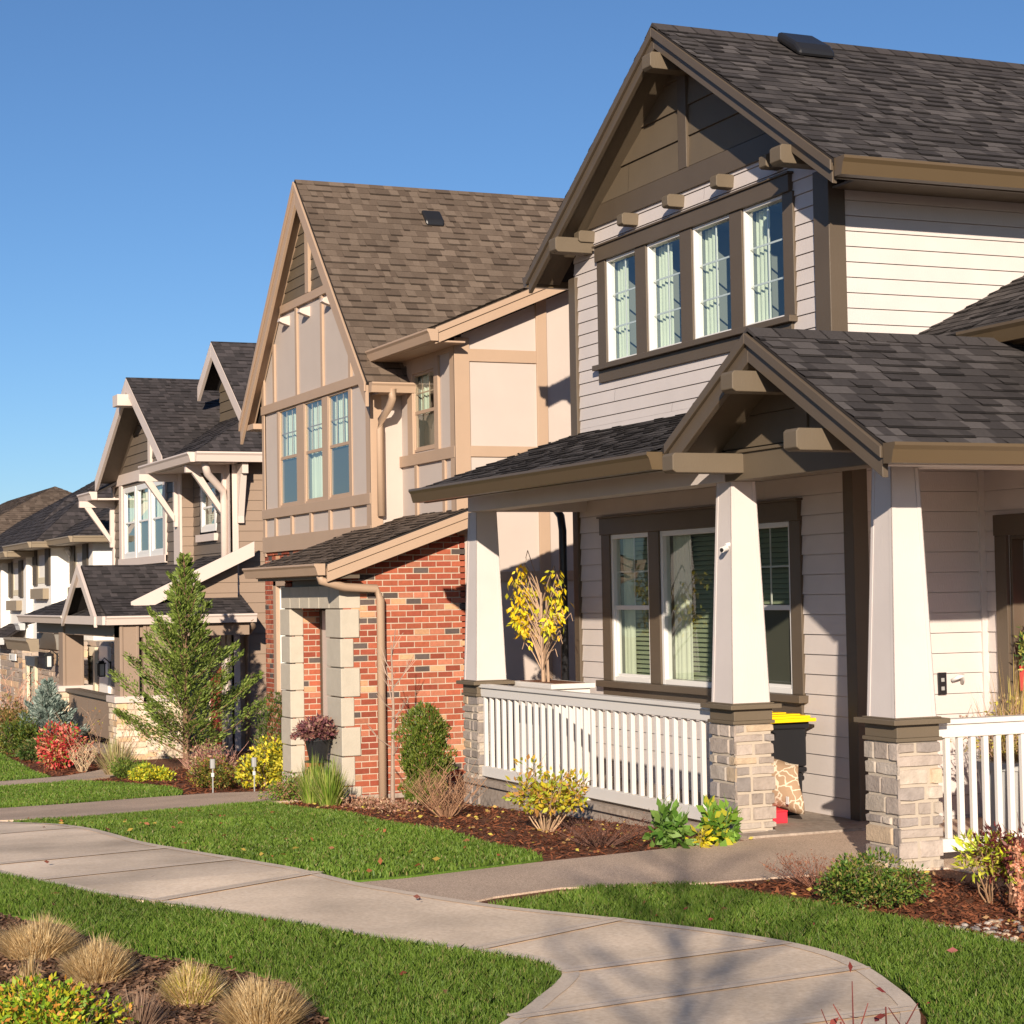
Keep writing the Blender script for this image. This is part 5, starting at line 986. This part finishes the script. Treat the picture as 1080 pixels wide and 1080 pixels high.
shrub('heather_shrub', (-26.6, 7.0), 'dark olive and red rounded shrub beside the aggregate path', 'shrub', .55, .35, .58, 3600, .045, [(.12, .15, .02), (.20, .20, .03), (.30, .10, .05), (.10, .12, .02), (.35, .28, .05)], clumps=26)
shrub('pink_stemmed_shrub', (-28.1, 7.3), 'thin pinkish stemmed shrub with few leaves right of the big conifer', 'shrub', .6, .35, .72, 1500, .045, [(.45, .22, .18), (.55, .35, .22), (.35, .10, .10), (.5, .4, .2)], (.42, .22, .17), 34, 26, .3)
shrub('yellow_ground_shrub', (-29.9, 6.85), 'low bright yellow-green shrub at the foot of the big conifer', 'shrub', .62, .3, .32, 2000, .05, [(.72, .60, .03), (.5, .55, .04), (.3, .4, .04)], clumps=18)
shrub('low_shrub', (-31.0, 6.75), 'low dark green shrub left of the yellow ground shrub', 'shrub', .55, .35, .42, 1700, .05, [(.09, .16, .02), (.15, .22, .03), (.2, .24, .04)], clumps=16)
tuft('dried_plant', (-31.9, 6.75), 'straw coloured dry clump in front of the stone pier of the taupe house', 'plant', .5, .62, 600, [(.50, .38, .22), (.42, .32, .16), (.4, .42, .15)], .008)
shrub('red_shrub', (-34.9, 6.4), 'bright red and green leaved shrub by the porch of the taupe house', 'shrub', .62, .5, .95, 2600, .085, [(.62, .06, .06), (.70, .15, .10), (.5, .05, .06), (.22, .28, .04), (.7, .35, .2)], clumps=22)
twiggy('bare_shrub', (-33.5, 6.5), 'pale bare twiggy shrub just right of the red shrub', 'shrub', .34, .55, 22, (.48, .35, .22), .010, 5)
twiggy('dried_shrub', (-34.0, 7.05), 'tall thin dry stems with dark seed heads against the porch parapet', 'shrub', 1.1, 1.2, 14, (.38, .24, .16), .007, 5, (160, .05, [(.30, .16, .08), (.35, .30, .06)]))
def conifer(name, loc, label, h, r, nb, cols, L, group=None, asc=.35, rag=.35, mult=1, clump=1):
    x, y = loc; z = g(x); t = thing(name, (x, y, z), label, 'tree', group)
    b = B(); b.tube([(x, y, z-.1), (x+.02, y, z+h*.5), (x, y, z+h*.97)], r*.05, 7, (.22, .13, .08), r*.008); b.make('trunk', 'twig', t)
    b = B(); Ps, Ds = [], []
    for i in range(nb):
        q = (i+random.random())/nb; zb = z+h*(.04+.92*q); a = i*2.4+random.uniform(-.4, .4); l = r*(1-q)**1.0*random.uniform(1-rag, 1+rag*.9)+.05*r
        d = Vector((math.cos(a), math.sin(a), asc+random.uniform(-.1, .35)+q*.8)).normalized(); s = Vector((x, y, zb)); e = s+d*l; m = s.lerp(e, .55)+Vector((0, 0, -l*.05))
        b.tube([s, m, e], .012*r, 3, (.20, .12, .07), .004*r)
        ns = int((30+130*l/r)*mult)
        for k in range(ns):
            u = random.random()**.6; c = s.lerp(e, .12+.9*u); w_ = (l*.24*(1.15-u)+.03*r)*clump; side = d.cross(Vector((0, 0, 1))).normalized()
            off = side*random.gauss(0, w_)+Vector((0, 0, random.gauss(0, w_*.45)-abs(random.gauss(0, w_*.2)))); Ps.append(c+off); Ds.append(d*1.0+side*(.8 if off.dot(side) > 0 else -.8)+Vector((0, 0, random.uniform(-.1, .6))))
    b.make('branch', 'twig', t); P = np.array([tuple(p) for p in Ps]); D_ = np.array([tuple(p) for p in Ds]); n = len(P); LL = L*RNG.uniform(.5, 1.25, n)
    fastmesh('crown', leafquads(P, D_, LL, LL*.34), 4, pick(cols, n, .25), 'leaf', t); return t
conifer('cypress_tree', (-33.0, 8.15), 'tall bright green feathery cypress in front of the taupe house porch', 3.75, 1.3, 84, [(.16, .23, .04), (.23, .31, .06), (.31, .38, .09), (.11, .16, .03)], .08, rag=.6, mult=2.3, asc=.45, clump=.62)
conifer('blue_spruce', (-39.6, 7.0), 'grey-blue spruce left of the taupe house porch', 1.45, .72, 60, [(.22, .29, .25), (.30, .37, .32), (.16, .22, .19), (.42, .48, .42)], .10, rag=.25, mult=1.6)
shrub('dark_conifer', (-38.6, 6.3), 'dark olive rounded conifer in front of the grey-blue spruce', 'shrub', .62, .4, .95, 4000, .06, [(.06, .11, .02), (.10, .15, .02), (.16, .18, .03)], clumps=24)
shrub('rhododendron', (-37.2, 6.35), 'low dark green broadleaf shrub between the spruce and the red shrub', 'shrub', .75, .4, .5, 2800, .06, [(.05, .10, .02), (.09, .16, .03), (.2, .18, .06)], clumps=20)
shrub('yellow_edge_plant', (-40.3, 6.2), 'small yellowish clump on the far lawn edge at the left', 'plant', .7, .4, .42, 900, .08, [(.42, .40, .08), (.35, .3, .1)], clumps=12)
twiggy('bare_shrub', (-49.5, 8.0), 'bare orange-pink twiggy shrub before the stone wall at the left edge', 'shrub', 1.2, 1.5, 22, (.50, .28, .20), .012, 6, (300, .08, [(.5, .28, .2), (.4, .2, .12)]))
shrub('far_shrub', (-48.2, 7.7), 'orange-brown low shrub behind the dark conifer at the left edge', 'shrub', 1.3, .6, 1.0, 1800, .1, [(.4, .22, .1), (.25, .2, .06), (.16, .16, .04)], clumps=16)
twiggy('red_twig_plant', (-4.6, 3.08), 'dark red twiggy plant whose tips poke into the bottom right edge of the photo', 'plant', .26, .765, 16, (.20, .05, .04), .008, 3, (40, .035, [(.35, .06, .05), (.25, .05, .04)]))
# climbing yellow plant in a white planter box on the porch
t = thing('planter_box', (-18.1, 8.2, .03), 'white planter box on the porch holding the yellow-leaved tree', 'planter')
b = B(); b.box(-18.5, -17.55, 8.0, 8.4, .03, .95); b.box(-18.54, -17.51, 7.96, 8.44, .95, 1.0); b.make('box', 'white', t, bevel=.006); b = B(); b.box(-18.46, -17.59, 8.04, 8.36, 1.0, 1.004); b.make('potting_soil', 'soil', t)
t = thing('yellow_tree', (-18.1, 8.15, 1.0), 'half-bare small tree with drooping yellow leaves on the porch behind the left column', 'tree')
b = B(); x, y, z = -18.05, 8.12, .95
b.tube([(x, y, z), (x-.02, y, z+.5), (x-.03, y, z+.95)], .022, 6, (.40, .27, .18), .012); b.tube([(x+.12, y, z), (x+.05, y+.02, z+.5), (x+.1, y, z+.9)], .014, 5, (.40, .27, .18), .008); b.make('trunk', 'twig', t)
b = B(); T = []
for i in range(60):
    k = random.uniform(.15, 1.0); a = random.choice((0, math.pi))+random.uniform(-.7, .7); q = Vector((x-.02, y, z+.92*k)); l = random.uniform(.3, .75); e = q+Vector((math.cos(a)*l*.75, math.sin(a)*l*.3, l*random.uniform(.35, 1.0))); m = q.lerp(e, .5)+Vector((0, 0, .03))
    if e.z > z+1.42: e.z = z+1.38
    f_ = e+Vector((math.cos(a)*.06, 0, -.08)); b.tube([q, m, e, f_], .007, 4, jit((.42, .28, .18), .2), .003)
    if (e.z > z+.6 and random.random() < .5) or random.random() < .14: T.append(f_); T.append(e)
b.make('branch', 'twig', t); T = np.array([tuple(p) for p in T]); n = 480; c = T[RNG.integers(0, len(T), n)]+RNG.normal(size=(n, 3))*[.06, .05, .05]+[0, -.03, -.02]
LL = RNG.uniform(.05, .10, n); fastmesh('leaves', leafquads(c, RNG.normal(size=(n, 3))*.5+[0, 0, -.8], LL, LL*.42), 4, pick([(.85, .66, .02), (.78, .62, .03), (.60, .60, .04), (.85, .52, .02)], n), 'leaf', t)
# plant behind the right railing and wreath on the door
tuft('dried_plant', (-12.35, 9.5, .35), 'tan dry grass in the container behind the right railing', 'plant', .42, .95, 420, [(.45, .30, .15), (.52, .38, .18), (.5, .45, .08)], .004)
shrub('container_plant', (-12.3, 9.35, .55), 'pinkish grey plant topping the right railing beside the front door', 'plant', .42, .3, .6, 900, .04, [(.40, .28, .2), (.5, .42, .2), (.55, .5, .08)], (.35, .22, .15), 14, 14)
t = thing('plant_tub', (-12.3, 9.45, .02), 'grey plant tub standing behind the right railing', 'tub'); b = B(); vs = []; k = 16
for r_, zc in ((.22, .02), (.27, .5), (.29, .5), (.29, .56), (.25, .56)): vs += [(-12.3+r_*math.cos(6.283*i/k), 9.45+r_*math.sin(6.283*i/k), zc) for i in range(k)]
b.add(vs, [(r_*k+i, r_*k+(i+1) % k, (r_+1)*k+(i+1) % k, (r_+1)*k+i) for r_ in range(4) for i in range(k)]+[tuple(range(k-1, -1, -1)), tuple(4*k+i for i in range(k))]); b.make('tub', 'metal', t)
t = thing('door_wreath', (-12.62, 9.98, 1.35), 'green wreath with red bow hanging beside the red front door', 'wreath'); nn = 900; a = RNG.uniform(0, 6.283, nn)
P = np.c_[-12.62+np.cos(a)*.2, np.full(nn, 10.0), 1.38+np.sin(a)*.2]+RNG.normal(size=(nn, 3))*.03; fastmesh('greenery', leafquads(P, RNG.normal(size=(nn, 3)), np.full(nn, .06), np.full(nn, .02)), 4, pick([(.05, .12, .03), (.1, .2, .04), (.4, .4, .1)], nn), 'leaf', t)
b = B(); b.prism([(-12.8, 9.92, 1.25), (-12.66, 9.92, 1.18), (-12.8, 9.92, 1.05)], (0, .03, 0)); b.prism([(-12.66, 9.92, 1.18), (-12.52, 9.92, 1.25), (-12.55, 9.92, 1.02)], (0, .03, 0)); b.make('bow', 'red', t)
# ================================================================== SMALL OBJECTS
t = thing('storage_tote', (-14.2, 8.45, .03), 'black storage tote with a yellow lid under the porch window', 'container')
b = B(); b.prism([(-14.62, 8.2, .43), (-13.98, 8.2, .43), (-13.98, 8.66, .43), (-14.62, 8.66, .43)], (0, 0, .37)); b.box(-14.64, -13.96, 8.18, 8.68, .74, .8); b.make('tub', 'black', t, bevel=.015)
b = B(); b.box(-14.68, -13.90, 8.15, 8.71, .80, .83); b.box(-14.64, -13.94, 8.18, 8.68, .83, .85)
for i in range(3): b.box(-14.56+i*.22, -14.44+i*.22, 8.24, 8.62, .85, .862)
b.make('lid', 'yellow', t, bevel=.008)
t = thing('storage_tote', (-14.25, 8.45, .03), 'dark lower tote carrying the black tote with the yellow lid', 'container')
b = B(); b.box(-14.6, -14.02, 8.22, 8.64, .03, .38); b.box(-14.63, -13.99, 8.19, 8.67, .38, .425); b.make('tub', 'black', t, bevel=.015); b = B(); b.box(-14.4, -14.2, 8.2, 8.222, .2, .26); b.make('handle', 'black', t)
m, nt, bs = newmat('patterned_canvas'); tc = N(nt, 'ShaderNodeTexCoord'); vo = N(nt, 'ShaderNodeTexVoronoi'); vo.feature = 'DISTANCE_TO_EDGE'; vo.inputs['Scale'].default_value = 11; no = N(nt, 'ShaderNodeTexNoise'); no.inputs['Scale'].default_value = 9
mx = N(nt, 'ShaderNodeVectorMath', operation='MULTIPLY_ADD'); mx.inputs[1].default_value = (.16, .16, .16)
nt.links.new(tc.outputs['Object'], no.inputs['Vector']); nt.links.new(no.outputs['Color'], mx.inputs[0]); nt.links.new(tc.outputs['Object'], mx.inputs[2]); nt.links.new(mx.outputs[0], vo.inputs['Vector'])
cr = N(nt, 'ShaderNodeValToRGB'); cr.color_ramp.elements[0].position = .05; cr.color_ramp.elements[0].color = (.66, .55, .42, 1); cr.color_ramp.elements[1].position = .065; cr.color_ramp.elements[1].color = (.36, .24, .15, 1); nt.links.new(vo.outputs[0], cr.inputs[0]); nt.links.new(cr.outputs[0], bs.inputs['Base Color']); bs.inputs['Roughness'].default_value = .9; M['canvas'] = m
t = thing('canvas_cushion', (-13.75, 8.35, .1), 'tan cushion with pale leaf pattern leaning by the stacked totes', 'cushion')
b = B(); n = 9; vs = []; fs = []
for s in (0, 1):
    for i in range(n):
        for j in range(n):
            u, v = i/(n-1), j/(n-1); puff = .07*(math.sin(math.pi*u)*math.sin(math.pi*v))**.4+.006; x = -13.92+.34*u+.02*math.sin(v*7); y = 8.2+.17*u-.05*v; zc = .11+.40*v+.02*math.sin(u*5)
            vs.append((x+(.35 if s else -.35)*puff, y+(-puff if s else puff), zc))
for s in (0, 1):
    for i in range(n-1):
        for j in range(n-1): a = s*n*n+i*n+j; fs.append((a, a+n, a+n+1, a+1) if s else (a, a+1, a+n+1, a+n))
for i in range(n-1):
    for a, c in (((i*n), ((i+1)*n)), ((i*n+n-1), ((i+1)*n+n-1)), (i, i+1), ((n-1)*n+i, (n-1)*n+i+1)): fs.append((a, c, c+n*n, a+n*n))
b.add(vs, fs); b.make('cover', 'canvas', t, smooth=True); b = B(); b.box(-13.60, -13.56, 8.22, 8.224, .18, .24); b.make('care_tag', 'vinyl', t)
t = thing('red_tray', (-13.8, 8.15, .03), 'bright red plastic dish on the porch floor beside the middle stone pier', 'dish')
b = B(); P0 = [(-13.95, 8.05), (-13.62, 8.0), (-13.58, 8.22), (-13.9, 8.28)]; b.prism([(x, y, .03) for x, y in P0], (0, 0, .09)); b.prism([(x+(.01 if x > -13.8 else -.01), y, .12) for x, y in P0], (0, 0, .012)); b.make('tray', 'red', t, bevel=.008)
t = thing('security_camera', (-13.24, 7.66, 2.35), 'small white camera fixed to the middle porch column', 'camera'); cx_, cy_, cz_ = -13.30, 7.56, 2.22
b = B(); b.tube([(cx_, cy_+.04, cz_+.03), (cx_, cy_-.01, cz_+.02)], .017, 10); b.tube([(cx_-.005, cy_-.0, cz_), (cx_+.02, cy_-.055, cz_-.015)], .023, 12); b.make('housing', 'vinyl', t, smooth=False)
b = B(); b.tube([(cx_+.02, cy_-.054, cz_-.015), (cx_+.023, cy_-.062, cz_-.017)], .016, 10); b.make('lens', 'black', t)
for px, py, lab in ((-25.1, 6.55, 'thin metal stake light left of the dark olive and red shrub by the path'), (-24.9, 7.05, 'thin metal stake light in front of the yellow shrub')):
    t = thing('stake_light', (px, py, g(px)), lab, 'garden light', 'stake lights along the beds'); z = g(px)
    b = B(); b.tube([(px, py, z-.02), (px, py, z+.34)], .009, 5); b.tube([(px, py, z+.34), (px, py, z+.46)], .035, 8); b.make('stake', 'metal', t); b = B(); b.tube([(px, py, z+.23), (px, py, z+.28)], .022, 8); b.make('lamp_glass', 'lampglass', t)
# pebbles at the right bed, fallen leaves
b = B()
for i in range(170):
    x, y = random.uniform(-9.15, -8.2), random.uniform(6.45, 6.95); r = random.uniform(.008, .026); k = 7; zc = .005; a0 = random.uniform(0, 6)
    ring = lambda s, h: [(x+r*s*math.cos(a0+6.283*i_/k)*1.3, y+r*s*math.sin(a0+6.283*i_/k), zc+h*r) for i_ in range(k)]
    b.add(ring(.8, 0)+ring(1, .35)+ring(.55, .8), [(j, (j+1) % k, k+(j+1) % k, k+j) for j in range(k)]+[(k+j, k+(j+1) % k, 2*k+(j+1) % k, 2*k+j) for j in range(k)]+[tuple(2*k+j for j in range(k))], jit(random.choice([(.35, .28, .22), (.45, .38, .32), (.22, .19, .18), (.5, .36, .24)]), .2))
o = b.make('pebbles', 'stone'); tag(o, 'scattered river pebbles in the bed at the lower right', 'pebbles'); o['kind'] = 'stuff'
FL = []
def fallen(n, poly, cols, L, dz):
    A = np.array(poly); P = RNG.uniform(A.min(0), A.max(0), (n*3, 2)); P = P[inpoly(P, poly)][:n]; n = len(P); z = np.interp(P[:, 0], KX, KZ)+dz+RNG.uniform(0, .012, n)
    D_ = np.c_[RNG.normal(size=(n, 2)), RNG.normal(size=n)*.25]; LL = L*RNG.uniform(.6, 1.3, n); FL.append((leafquads(np.c_[P, z], D_, LL, LL*.55), pick(cols, n)))
fallen(46, lawnR, [(.30, .05, .05), (.22, .10, .05)], .05, .045); fallen(34, lawnF, [(.28, .06, .05), (.3, .15, .07)], .05, .045); fallen(90, lawnA, [(.35, .12, .05), (.5, .35, .08)], .05, .045); fallen(16, walk, [(.2, .06, .04)], .045, .06)
fallen(260, beds[0][0], [(.62, .42, .12), (.5, .30, .12), (.65, .55, .1)], .045, .02); fallen(90, beds[1][0], [(.5, .3, .14), (.6, .45, .1)], .04, .02); fallen(60, beds[2][0], [(.5, .3, .16), (.4, .22, .14)], .035, .02)
o = fastmesh('fallen_leaves', np.concatenate([f[0] for f in FL]), 4, np.concatenate([f[1] for f in FL]), 'leaf'); tag(o, 'scattered fallen leaves on lawns, beds and sidewalk', 'fallen leaves'); o['kind'] = 'stuff'
# bare street tree behind the camera: its thin branches shade the sidewalk
t = thing('street_tree', (2.6, -1.2, 0), 'bare street tree behind the camera whose branch shadows cross the sidewalk', 'tree')
b = B(); b.tube([(2.6, -1.2, 0), (2.62, -1.18, 1.6), (2.55, -1.25, 3.2), (2.6, -1.2, 5.6)], .05, 8, (.2, .16, .13), .015); b.make('trunk', 'twig', t); b = B()
for i in range(26):
    zc = 1.9+3.4*i/26; a = i*2.4; l = random.uniform(.8, 1.7)*(1-.4*i/26); s = Vector((2.58, -1.2, zc)); d = Vector((math.cos(a), math.sin(a), .8)).normalized(); e = s+d*l; b.tube([s, s+d*l*.5+Vector((0, 0, -.06)), e], .022, 5, (.2, .16, .13), .008)
    for j in range(6):
        q = s+d*l*random.uniform(.3, 1); a2 = a+random.uniform(-1.2, 1.2); b.tube([q, q+Vector((math.cos(a2), math.sin(a2), random.uniform(.2, 1.2)))*random.uniform(.25, .6)], .008, 3, (.2, .16, .13), .003)
b.make('branch', 'twig', t)
# ================================================================== SUN, SKY, CAMERA
sd = Vector((-1, .52, -.36)).normalized()
sun = bpy.data.lights.new('sun', 'SUN'); sun.energy = 5.0; sun.angle = math.radians(.55); sun.color = (1, .86, .70)
so = bpy.data.objects.new('sun', sun); C.objects.link(so); so.rotation_euler = (-sd).to_track_quat('Z', 'Y').to_euler(); so.location = (20, -10, 20)
w = bpy.data.worlds.new('World'); bpy.context.scene.world = w; w.use_nodes = True; nt = w.node_tree
bg = nt.nodes['Background']; sky = nt.nodes.new('ShaderNodeTexSky'); sky.sky_type = 'NISHITA'; sky.sun_disc = False
el = math.asin(-sd.z); sky.sun_elevation = el; sky.sun_rotation = math.atan2(-sd.x, -sd.y); sky.air_density = 1.0; sky.dust_density = 0.0; sky.ozone_density = 5.5; sky.altitude = 1500; sky.dust_density = .5
nt.links.new(sky.outputs[0], bg.inputs[0]); bg.inputs[1].default_value = .076
cam = bpy.data.cameras.new('camera'); co = bpy.data.objects.new('camera', cam); C.objects.link(co)
R = Matrix([[CAMR[0][i], CAMR[1][i], -CAMR[2][i]] for i in range(3)]).to_4x4(); co.matrix_world = Matrix.Translation((0, 0, EYE))@R
cam.sensor_width = 36; cam.sensor_fit = 'AUTO'; cam.lens = 36*FPX/1080; cam.clip_start = .05; cam.clip_end = 2000
sc = bpy.context.scene; sc.camera = co; sc.render.resolution_x = sc.render.resolution_y = 1024
sc.view_settings.view_transform = 'Standard'; sc.view_settings.look = 'None'; sc.view_settings.gamma = 1; sc.view_settings.exposure = .50
